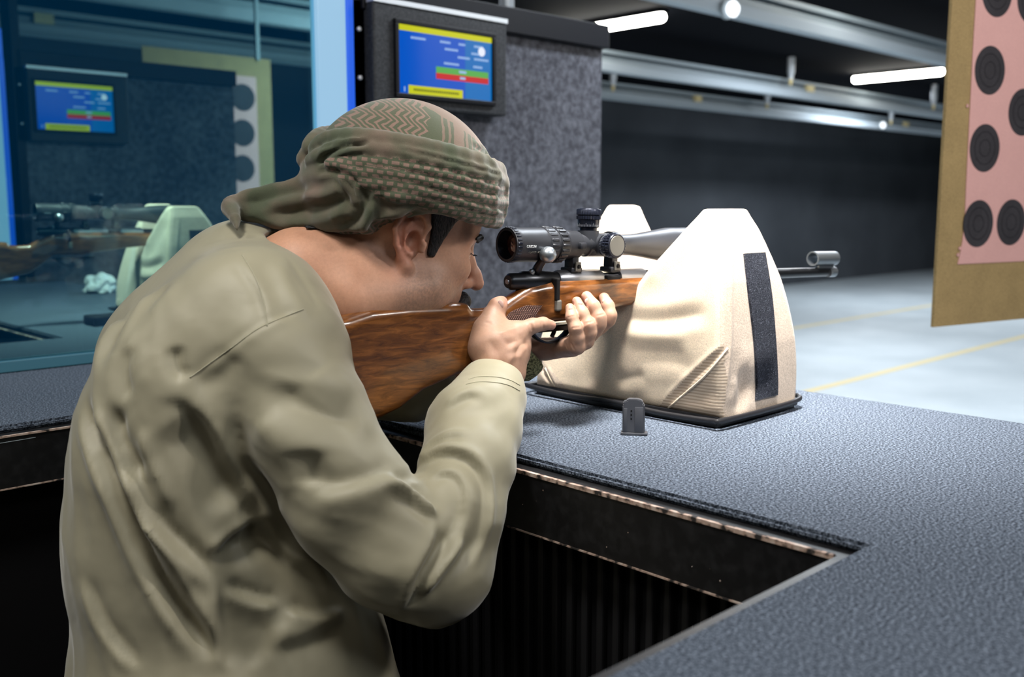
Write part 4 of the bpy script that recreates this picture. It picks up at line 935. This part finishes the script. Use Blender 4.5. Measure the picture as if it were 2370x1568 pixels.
# eyes
for sg in (1, -1):
    eb = MB(); c_ = hl(.0745, .031*sg, 0); b_ = bmesh.new(); bmesh.ops.create_uvsphere(b_, u_segments=24, v_segments=14, radius=.0138)
    eb.add(b_, Matrix.Translation(Vector(c2w(c_)))); ey = eb.build('eye', M['eye'], person, smooth=True)
    MB().lathe([(.0128, .0058), (.0142, .0045), (.0146, .0005)], c2w(c_), HF@CB, 20, False, True).build('iris', M['iris'], ey, smooth=True)
# hair -------------------------------------------------------
def hair_f(p):
    q = toh(p); a = np.abs(q[:, 1]); qs = np.stack([q[:, 0], a, q[:, 2]], 1); shell = np.minimum(hn_f(p), 1)-.0035
    x = q[:, 0]; z = q[:, 2]
    # hairline regions in head side view (forward, up)
    reg = poly2d(x, z, [(-.13, .15), (.075, .15), (.070, .060), (.046, .036), (.036, .012), (.030, -.012), (.019, -.013), (.015, .02), (.006, .048), (-.012, .050), (-.034, .036), (-.050, .014), (-.080, -.006), (-.13, -.018)])*SCL
    d = smax(shell, reg, .003)
    return d
V, Q = sdf_mesh(hair_f, HC-.19, HC+.19, .0035, 1)
to_obj('hair', c2w(V), Q, M['hair'], person)
def brow_f(p):
    q = toh(p); qs = np.stack([q[:, 0], np.abs(q[:, 1]), q[:, 2]], 1)
    d = chain(qs, [np.array(v) for v in ((.1015, .010, .020), (.098, .026, .026), (.086, .045, .023))], [.0035, .0042, .0022], .003)
    return d*SCL
V, Q = sdf_mesh(brow_f, hl(.09, 0, .02)-.06, hl(.09, 0, .02)+.06, .002, 1); to_obj('eyebrow', c2w(V), Q, M['hair'], person)
def mus_f(p):
    q = toh(p); qs = np.stack([q[:, 0], np.abs(q[:, 1]), q[:, 2]], 1)
    d = chain(qs, [np.array(v) for v in ((.1055, .0, -.0595), (.103, .014, -.063), (.091, .033, -.078))], [.0085, .0095, .006], .004)
    return d*SCL
V, Q = sdf_mesh(mus_f, hl(.09, 0, -.065)-.06, hl(.09, 0, -.065)+.06, .0018, 1); to_obj('moustache', c2w(V), Q, M['hair'], person)
ls_ = MB()
for sg in (1, -1):
    for k in range(9):
        t = k/8; a0 = hl(.0905-.006*t, (.022+.020*t)*sg, .0035); a1 = a0+(HF*.009+HU*-.003+HR*sg*.003*t)*SCL; ls_.tube([c2w(a0), c2w((a0+a1)/2+HU*-.001), c2w(a1+HU*.002)], [.0006, .0005, .0002], 5)
ls_.build('eyelashes', M['hair'], person)

# robe -------------------------------------------------------
tors_n = C3([(652, 822, 1.215, 146), (585, 775, 1.25, 185), (462, 905, 1.255, 212), (430, 1080, 1.27, 236), (440, 1290, 1.29, 252), (455, 1600, 1.29, 262), (500, 1760, 1.25, 270)])
tors_f = C3([(640, 700, 1.42, 150), (590, 715, 1.40, 190), (465, 850, 1.42, 205), (440, 1080, 1.42, 225), (450, 1300, 1.42, 230), (480, 1600, 1.42, 240), (520, 1760, 1.42, 250)])
front_n = C3([(720, 900, 1.33, 130), (650, 1200, 1.33, 170), (675, 1480, 1.31, 195), (760, 1760, 1.30, 220)])
slR = C3([(655, 840, 1.205, 146), (716, 985, 1.19, 136), (810, 1160, 1.185, 138), (915, 1270, 1.195, 141), (1000, 1312, 1.215, 131)])
slR2 = C3([(1005, 1300, 1.22, 138), (1050, 1190, 1.235, 108), (1082, 1080, 1.275, 103), (1098, 985, 1.33, 104), (1132, 920, 1.375, 80), (1150, 858, 1.405, 58)])
slL = C3([(650, 640, 1.47, 130), (770, 850, 1.56, 110), (945, 905, 1.515, 72), (1080, 872, 1.51, 58), (1212, 838, 1.575, 40)])
skirt = [w2c((.55, 1.12, .62)), w2c((.53, 1.11, .29))]
cuffA = cc(1165, 815, 1.42); cuffB = cc(1150, 862, 1.405)
def robe_f(p):
    d = chain(p, *tors_n, .05); d = smin(d, chain(p, *tors_f, .05), .07); d = smin(d, chain(p, *front_n, .05), .05)
    d = smin(d, cap(p, skirt[0], skirt[1], .17, .22), .06)
    d = smin(d, chain(p, *slL, .02), .03)
    s = smin(chain(p, *slR, .02), chain(p, *slR2, .02), .018)
    d = smin(d, s, .012)
    # collar opening around the neck
    d = smax(d, -(neck_f(p)-.006), .004) if False else d
    return d
def robe_open(p):
    d = robe_f(p)
    # neck opening: cut with a plane-like wedge in front of the collar line
    cn = cap(p, cc(880, 610, 1.39), cc(712, 640, 1.355), .073, .077); d = smax(d, -cn, .006)
    # cuffs
    d = smax(d, -cap(p, cc(1176, 795, 1.425), cc(1150, 866, 1.405), .030, .0305), .003)
    d = smax(d, -((p-cc(1147, 862, 1.405))@nrm(cc(1141, 920, 1.40)-cc(1160, 815, 1.425))*-1), .002) if False else d
    cutn = nrm(cc(1158, 820, 1.42)-cc(1135, 920, 1.385)); cp = cc(1150, 862, 1.405)
    near = np.linalg.norm(p-cc(1155, 845, 1.41), axis=1) < .10
    pl = (p-cp)@cutn; d = np.where(near, smax(d, pl, .004), d)
    return d
ap = np.concatenate([np.array(x[0]) for x in (tors_n, tors_f, slR, slR2, slL)]+[np.array(skirt)]); 
V, Q = sdf_mesh(robe_open, ap.min(0)-np.array([.33, .33, .25]), ap.max(0)+np.array([.15, .16, .33]), .0045, 2)
robe_folds = [
 ([(192, 854), (204, 960), (236, 1062), (285, 1166), (340, 1281), (406, 1391), (472, 1484), (515, 1556)], .0085, .024, .35),
 ([(192, 1330), (230, 1430), (274, 1495), (329, 1560)], .009, .018, 0, -1),
 ([(269, 935), (272, 1007), (305, 1073), (335, 1106)], .012, .014, .2),
 ([(258, 1062), (307, 1117), (330, 1180), (373, 1232), (439, 1292), (483, 1342), (510, 1368)], .011, .026, 0, -1),
 ([(345, 932), (418, 932), (470, 985), (527, 1090), (590, 1190), (640, 1262), (715, 1330), (790, 1385)], .011, .026, 0, 1),
 ([(395, 970), (465, 1070), (545, 1180)], .024, .017, 0),
 ([(333, 985), (340, 1050), (368, 1110), (402, 1185)], .007, -.008, .2),
 ([(477, 1294), (521, 1262), (576, 1223), (625, 1214)], .008, .020, 0, 1),
 ([(505, 1300), (570, 1262), (650, 1250), (700, 1290)], .017, .018, 0),
 ([(518, 1350), (549, 1375), (603, 1391), (650, 1397)], .009, .018, 0, -1),
 ([(507, 1345), (507, 1468), (530, 1560)], .010, .014, 0, -1),
 ([(655, 1408), (735, 1424), (800, 1404)], .009, .016, 0, -1), ([(610, 1500), (700, 1480), (800, 1430)], .016, .012, 0, 1), ([(560, 1560), (620, 1500), (640, 1430)], .016, .008, 0, -1),
 ([(404, 800), (409, 848), (434, 880)], .008, .011, .1), ([(445, 900), (510, 868), (548, 812)], .018, .007, 0),
 ([(439, 875), (490, 838), (538, 804), (603, 758), (702, 716)], .006, .006, 0, -1),
 ([(650, 875), (675, 925), (760, 958), (845, 972)], .020, .011, .3), ([(600, 960), (650, 1050), (700, 1140)], .022, -.006, 0),
 ([(716, 1040), (718, 1130)], .018, .010, 0),
 ([(712, 1152), (760, 1140), (820, 1125), (880, 1106), (918, 1080)], .014, .018, 0, -1),
 ([(885, 1112), (950, 1146), (1015, 1200)], .0055, -.013, .3), ([(905, 1102), (940, 1114), (990, 1108)], .007, .010, 0, -1),
 ([(1018, 1205), (1002, 1262), (970, 1330), (937, 1418)], .009, .020, 0, -1),
 ([(1068, 1232), (1040, 1290), (968, 1382)], .0065, -.012, .4),
 ([(924, 1106), (985, 1060), (1040, 1046), (1095, 1068), (1126, 1130), (1120, 1220), (1070, 1330)], .008, .020, 0, 1),
 ([(985, 1130), (1020, 1100), (1056, 1105), (1074, 1150), (1060, 1220), (1010, 1310)], .008, .012, 0, 1),
 ([(965, 1078), (1000, 1030), (1050, 1008), (1085, 1020)], .008, .014, 0, 1),
 ([(1030, 950), (1055, 930), (1090, 914), (1120, 932)], .008, .010, 0, 1),
 ([(545, 600), (600, 680), (620, 760)], .007, .006, 0, 1),
 ([(430, 605), (520, 580), (600, 570)], .006, .006, 0, 1), ([(470, 575), (550, 556), (610, 556)], .005, .005, 0, 1), ([(500, 556), (560, 542), (610, 545)], .004, .004, 0, 1),
 ([(300, 720), (250, 800), (225, 860)], .012, .006, .5), ([(295, 800), (285, 860), (300, 930)], .012, .007, .4), ([(400, 650), (330, 720), (290, 790)], .012, .004, .5),
 ([(655, 590), (690, 640), (740, 720)], .008, .006, 0, -1), ([(640, 600), (680, 690), (720, 740)], .010, -.004)]
from mathutils import noise as mnoise
def drape(V, Q):
    """fine tension creases: ridged noise stretched along the hang of the cloth and along the sleeve"""
    N = normals(V, Q); p = px(V); D = np.zeros(len(V))
    a_ = nrm(slR[0][3]-slR[0][0]); b_ = nrm(slR2[0][4]-slR2[0][1]); sd = np.minimum(chain(V, *slR, .01), chain(V, *slR2, .01)); sf = chain(V, *slR2, .01); ms = np.clip((.030-sd)/.02, 0, 1); mf = np.clip((.02-sf)/.02, 0, 1)
    fade = np.clip((p[:, 1]-640)/120, 0, 1)*np.clip(np.linalg.norm(V-cc(1150, 880, 1.40), axis=1)/.06-.6, 0, 1)
    for base, msk, sc, amp in ((nrm(np.array([.25, -1, 0.])), 1-ms, (3.0, 17), .0050), (nrm(a_+np.array([.5, .45, .0])), ms*(1-mf), (4.5, 15), .0040), (nrm(b_+np.array([.9, -.2, 0])), mf, (8, 22), .0030)):
        idx = np.where((msk > .02) & (fade > 0))[0]; u = np.cross(base, [0, 0, 1.]); u = nrm(u); w_ = np.cross(base, u)
        for i in idx:
            v = V[i]; q = Vector((float(v@base)*sc[0], float(v@u)*sc[1], float(v@w_)*sc[1]*.6))
            n1 = mnoise.noise(q); n2 = mnoise.noise(q*2.1+Vector((7, 3, 1)))
            D[i] += msk[i]*fade[i]*amp*((1-abs(n1)*2.2)-.45+.35*(1-abs(n2)*2.2)-.12)
    return V+N*D[:, None]
V = drape(V, Q)
hit = hitter(V, Q); V = folds(V, Q, robe_folds, hit); V = lap(V, Q, .5); V = lap(V, Q, .5)
robe = to_obj('robe', c2w(V), Q, M['robe'], person)
hit = hitter(V, Q)
def seam(px_, name, m, parent, r=.0008, lift=.0006, dash=None):
    pts = [hit(*q) for q in smooth_pts(px_, 8)]; pts = [p*(1-lift/-p[2]) for p in pts if p is not None]; mb = MB()
    if len(pts) > 2: mb.tube([c2w(p) for p in pts], r, 6)
    return mb.build(name, m, parent, smooth=True)
seam([(1084, 878), (1110, 872), (1150, 873), (1180, 880), (1203, 892)], 'cuff_seam', M['stitch'], robe)
seam([(1078, 890), (1108, 884), (1150, 886), (1180, 893), (1203, 905)], 'cuff_seam', M['stitch'], robe)
seam([(439, 875), (490, 838), (538, 804), (603, 758), (702, 716)], 'shoulder_seam', M['stitch'], robe, .0007)
seam([(560, 590), (590, 640), (610, 700), (618, 755)], 'yoke_seam', M['stitch'], robe, .0007)
# webbing strap of the left wrist
wb = MB(); wa = cc(1216, 842, 1.555); wdir = nrm(cc(1250, 812, 1.56)-cc(1190, 866, 1.56))
wb.lathe([(-.022, .014), (-.020, .020), (-.014, .0245), (0, .0262), (.012, .0255), (.018, .022), (.020, .016)], c2w(wa), wdir@CB, 30, False, False); tag(wb.build('wrist_band', M['knit'], person, smooth=True), 'olive woven wrist band')

# headscarf --------------------------------------------------
DC = (-.012, 0, .055); DR = (.126, .102, .120)
def dome_f(p): return ell(toh(p), DC, DR)*SCL
vd, qd = sdf_mesh(lambda p: dome_f(p)-.004, HC-.2, HC+.24, .006, 1); dhit = hitter(vd, qd)
STR = [([(728, 345), (760, 322), (830, 318), (920, 330), (1010, 348), (1100, 372), (1170, 398)], 20, .6),
       ([(722, 372), (790, 345), (900, 352), (1010, 372), (1110, 400), (1182, 425)], 22, .8),
       ([(770, 385), (880, 378), (990, 395), (1100, 425), (1184, 450)], 20, .9),
       ([(800, 402), (900, 402), (1000, 425), (1100, 455), (1180, 475)], 20, 1.0),
       ([(840, 425), (940, 432), (1030, 458), (1110, 482), (1172, 496)], 19, 1.0),
       ([(880, 452), (960, 462), (1040, 482), (1110, 505), (1160, 514)], 17, .9)]
def shit(x, y):
    h = dhit(x, y)
    if h is not None: return h
    # off the dome silhouette: nearest dome vertex in the picture
    pr = px(vd); i = np.argmin(((pr-np.array([x, y]))**2).sum(1)); return vd[i]
strands = []
for pl, r, w_ in STR:
    pts = [shit(*q) for q in smooth_pts(pl, 3)]; ql = [toh(p[None])[0] for p in pts]
    far = [np.array([q[0], -abs(q[1]), q[2]]) for q in ql[::-1]]
    # carry the wrap round the forehead
    fr_ = ql[-1]; frp = []
    if abs(fr_[1]) > .02:
        for t in (.5, 0., -.5): 
            y_ = fr_[1]*t; f_ = DC[0]+(DR[0]+.004)*math.sqrt(max(0, 1-(y_/DR[1])**2-((fr_[2]-DC[2])/DR[2])**2)); frp.append(np.array([max(f_, fr_[0]), y_, fr_[2]]))
    al = ql+frp+far; Pt = [HC+(HB.T@q)*SCL for q in al]; rs = [r*1.36/FPX*(.8+.25*min(1, i/6)) for i in range(len(Pt))]
    strands.append((Pt, rs))
tail = C3([(800, 475, 1.345, 72), (710, 474, 1.35, 64), (640, 478, 1.355, 50), (580, 478, 1.35, 36), (538, 476, 1.335, 24)])
tail2 = C3([(760, 500, 1.34, 44), (850, 500, 1.33, 44), (800, 520, 1.325, 26)])
tip = C3([(534, 482, 1.33, 22), (545, 508, 1.30, 12), (549, 530, 1.28, 5)])
ctail = C3([(640, 490, 1.35, 34), (720, 512, 1.345, 34), (790, 520, 1.335, 30), (850, 508, 1.33, 32), (930, 485, 1.31, 22), (1010, 474, 1.305, 16)])
knot = C3([(850, 322, 1.345, 16), (770, 326, 1.36, 20), (726, 348, 1.365, 20), (714, 376, 1.365, 17), (728, 398, 1.355, 16), (765, 402, 1.345, 20)])
kn2 = C3([(765, 398, 1.335, 22), (800, 424, 1.318, 28), (822, 455, 1.308, 30), (830, 480, 1.312, 24)])
kn3 = C3([(745, 378, 1.34, 16), (800, 352, 1.325, 17), (880, 342, 1.31, 14)])
kn4 = C3([(862, 430, 1.300, 24), (868, 480, 1.298, 28), (850, 522, 1.312, 22)])
S2 = [(float(v[0]), float(v[2])) for v in [toh(p_[None])[0] for p_ in [shit(*q_) for q_ in STR[2][0]]]]
S2 = [S2[0]]+[s_ for s_ in S2[1:] if s_[0] > S2[0][0]]
def scarf_parts(p):
    q = toh(p); L_ = [dome_f(p)]
    dm = L_[0]
    for Pt, rs in strands: L_.append(chain(p, Pt, rs, .004))
    # cloth hanging below the wrap at the side and back
    side = smax(smax(dome_f(p)-.010, -(q[:, 2]+.0), .01), (q[:, 2]-.09), .01)
    lowb = poly2d(q[:, 0], q[:, 2], [(-.20, S2[0][1])]+S2+[(.13, S2[-1][1]-.004), (.118, .070), (.085, .047), (.045, .054), (.020, .044), (-.020, .042), (-.05, .020), (-.08, -.004), (-.14, -.03), (-.20, 0)])*SCL
    side = smax(dome_f(p)-.008, lowb, .006)
    L_.append(side)
    t = chain(p, *tail, .01, (1, 1, 2.0)); t = smin(t, chain(p, *tail2, .01, (1, 1, 1.8)), .015); t = smin(t, chain(p, *tip, .004), .008); t = smin(t, chain(p, *ctail, .008, (1, 1, 1.6)), .012); L_.append(t*.8)
    k = smin(smin(chain(p, *knot, .005), chain(p, *kn2, .005), .002), smin(chain(p, *kn3, .004), chain(p, *kn4, .006), .003), .0015); L_.append(k)
    return L_
def scarf_f(p):
    L_ = scarf_parts(p); d = smax(L_[0], -(toh(p)[:, 2]-.052)*SCL, .006)
    d = smin(d, L_[-3], .008)
    for e in L_[1:-3]: d = smin(d, e, .0016)
    d = smin(d, L_[-2], .008); d = smin(d, L_[-1], .003)
    return smax(d, -(hn_f(p)-.0015), .002)
V, Q = sdf_mesh(scarf_f, np.array([cc(490, 0, 1.36)[0], HC[1]-.20, HC[2]-.20]), HC+np.array([.19, .26, .20]), .0030, 1)
V = folds(V, Q, [([(540, 470), (600, 462), (700, 440), (790, 435)], .008, .005), ([(600, 500), (680, 490), (770, 470), (840, 455)], .009, .007), ([(820, 460), (815, 500), (780, 540)], .009, .008), ([(870, 440), (880, 490), (860, 530)], .012, .006),
                 ([(700, 440), (740, 455), (800, 440)], .008, -.004), ([(880, 480), (940, 478), (1010, 480)], .007, .004), ([(730, 400), (770, 395), (830, 415)], .004, .004), ([(740, 345), (790, 332), (860, 330)], .003, .003),
                 ([(742, 384), (752, 362), (800, 338), (860, 332)], .0035, .006), ([(775, 415), (800, 450), (805, 480)], .0028, .0025), ([(795, 410), (818, 440), (825, 470)], .0028, .0025), ([(812, 408), (835, 435), (840, 465)], .0028, .0025), ([(845, 430), (842, 480), (815, 530)], .006, .008), ([(900, 340), (1000, 362), (1100, 388), (1180, 412)], .0025, .0022), ([(880, 368), (990, 384), (1100, 412), (1180, 438)], .0022, .0022), ([(900, 390), (1000, 410), (1100, 440), (1182, 463)], .0022, .0022), ([(930, 416), (1020, 442), (1110, 470), (1172, 486)], .0022, .0022),
                 ([(950, 448), (1040, 472), (1110, 494), (1165, 505)], .0022, .0020), ([(560, 490), (640, 515), (730, 530)], .008, -.004), ([(1085, 335), (1120, 350), (1150, 372)], .004, .003), ([(1130, 320), (1140, 345)], .005, .004)])
L_ = np.stack(scarf_parts(V), 1); which = np.argmin(L_, 1); q = toh(V)
uv = np.zeros((len(V), 3))
dm = which == 0; uv[:, 0] = q[:, 0]; uv[:, 1] = q[:, 2]-.052; uv[:, 2] = 0
for i, (Pt, rs) in enumerate(strands):
    m = which == i+1
    if m.any():
        d, t = pdist(V[m], Pt); tot = sum(np.linalg.norm(b-a) for a, b in zip(Pt, Pt[1:])); uv[m, 0] = t*tot; uv[m, 1] = q[m, 2]-.13*q[m, 0]; uv[m, 2] = 1
        if i < 2: uv[m, 2] = 2
m = which >= len(strands)+1; uv[m, 0] = q[m, 0]; uv[m, 1] = q[m, 2]; uv[m, 2] = 2
sc_m = mat('green_pink_shemagh', (.1, .1, .06), .85, spec=.15); at = nd(sc_m, 'ShaderNodeAttribute', attribute_name='suv'); sp_ = nd(sc_m, 'ShaderNodeSeparateXYZ'); lk(sc_m, at.outputs['Vector'], sp_.inputs[0])
def mt(op, a, b=None, c=None):
    n = nd(sc_m, 'ShaderNodeMath', operation=op)
    for i, v in enumerate((a, b, c)):
        if v is None: continue
        if isinstance(v, (int, float)): n.inputs[i].default_value = v
        else: lk(sc_m, v, n.inputs[i])
    return n.outputs[0]
U0, V0, Z_ = sp_.outputs
nw = noise(sc_m, 55, 2); nw2 = noise(sc_m, 48, 2)
U_ = mt('ADD', U0, mt('MULTIPLY', mt('SUBTRACT', nw.outputs[0], .5), .006)); V_ = mt('ADD', V0, mt('MULTIPLY', mt('SUBTRACT', nw2.outputs[0], .5), .005))
# chevron on the dome: rows shifted by a triangle wave
tri = mt('PINGPONG', V_, .0085); che = mt('LESS_THAN', mt('FRACT', mt('MULTIPLY', mt('ADD', mt('ADD', mt('MULTIPLY', U_, .8), mt('MULTIPLY', V_, .15)), tri), 1/.0068)), .44)
in_a = mt('MULTIPLY', mt('LESS_THAN', U_, mt('ADD', mt('MULTIPLY', mt('PINGPONG', V_, .0085), -.9), -.018)), mt('GREATER_THAN', U_, -.12))
band = mt('MAXIMUM', mt('MULTIPLY', mt('GREATER_THAN', U_, .014), mt('LESS_THAN', U_, .030)), mt('MULTIPLY', mt('GREATER_THAN', mt('FRACT', mt('MULTIPLY', U_, 110)), .6), mt('MULTIPLY', mt('GREATER_THAN', U_, -.003), mt('LESS_THAN', U_, .044))))
top = mt('GREATER_THAN', mt('ADD', V_, mt('MULTIPLY', U_, .30)), .108)
in_c = mt('MULTIPLY', mt('GREATER_THAN', U_, .050), mt('LESS_THAN', U_, .064))
domeP = mt('MAXIMUM', mt('MAXIMUM', mt('MULTIPLY', che, mt('MAXIMUM', in_a, in_c)), mt('MULTIPLY', band, .75)), mt('MULTIPLY', top, .75))
# dashes on the wrap
row = mt('FLOOR', mt('MULTIPLY', V_, 1/.0062)); hx_ = mt('MULTIPLY', mt('MODULO', row, 2), .5)
da = mt('LESS_THAN', mt('FRACT', mt('ADD', mt('MULTIPLY', U_, 1/.0125), hx_)), .58); db = mt('LESS_THAN', mt('FRACT', mt('MULTIPLY', V_, 1/.0062)), .66); dash = mt('MULTIPLY', da, db)
nz = noise(sc_m, 18, 3); plain = mt('MULTIPLY', mt('SUBTRACT', mt('MULTIPLY', nz.outputs[0], 2.6), .95), .7)
is0 = mt('LESS_THAN', Z_, .5); is1 = mt('MULTIPLY', mt('GREATER_THAN', Z_, .5), mt('LESS_THAN', Z_, 1.5)); is2 = mt('GREATER_THAN', Z_, 1.5)
fac = mt('ADD', mt('ADD', mt('MULTIPLY', is0, domeP), mt('MULTIPLY', is1, dash)), mt('MULTIPLY', is2, mt('MAXIMUM', mt('MINIMUM', plain, .8), 0)))
wv = noise(sc_m, 1400, 2); mx = nd(sc_m, 'ShaderNodeMix', data_type='RGBA'); lk(sc_m, fac, mx.inputs[0]); mx.inputs[6].default_value = (.060, .070, .041, 1); mx.inputs[7].default_value = (.175, .112, .088, 1)
mx2 = nd(sc_m, 'ShaderNodeMix', data_type='RGBA', blend_type='MULTIPLY'); mx2.inputs[0].default_value = .5; r_ = ramp(sc_m, wv.outputs[0], [(.35, (.75, .75, .75)), (.65, (1.15, 1.15, 1.15))]); lk(sc_m, mx.outputs[2], mx2.inputs[6]); lk(sc_m, r_.outputs[0], mx2.inputs[7])
lk(sc_m, mx2.outputs[2], bsdf(sc_m).inputs[0]); bump(sc_m, wv.outputs[0], .3, .0008); bsdf(sc_m).inputs['Sheen Weight'].default_value = .3
to_obj('headscarf', c2w(V), Q, sc_m, person, attrs={'suv': ('FLOAT_VECTOR', uv)})
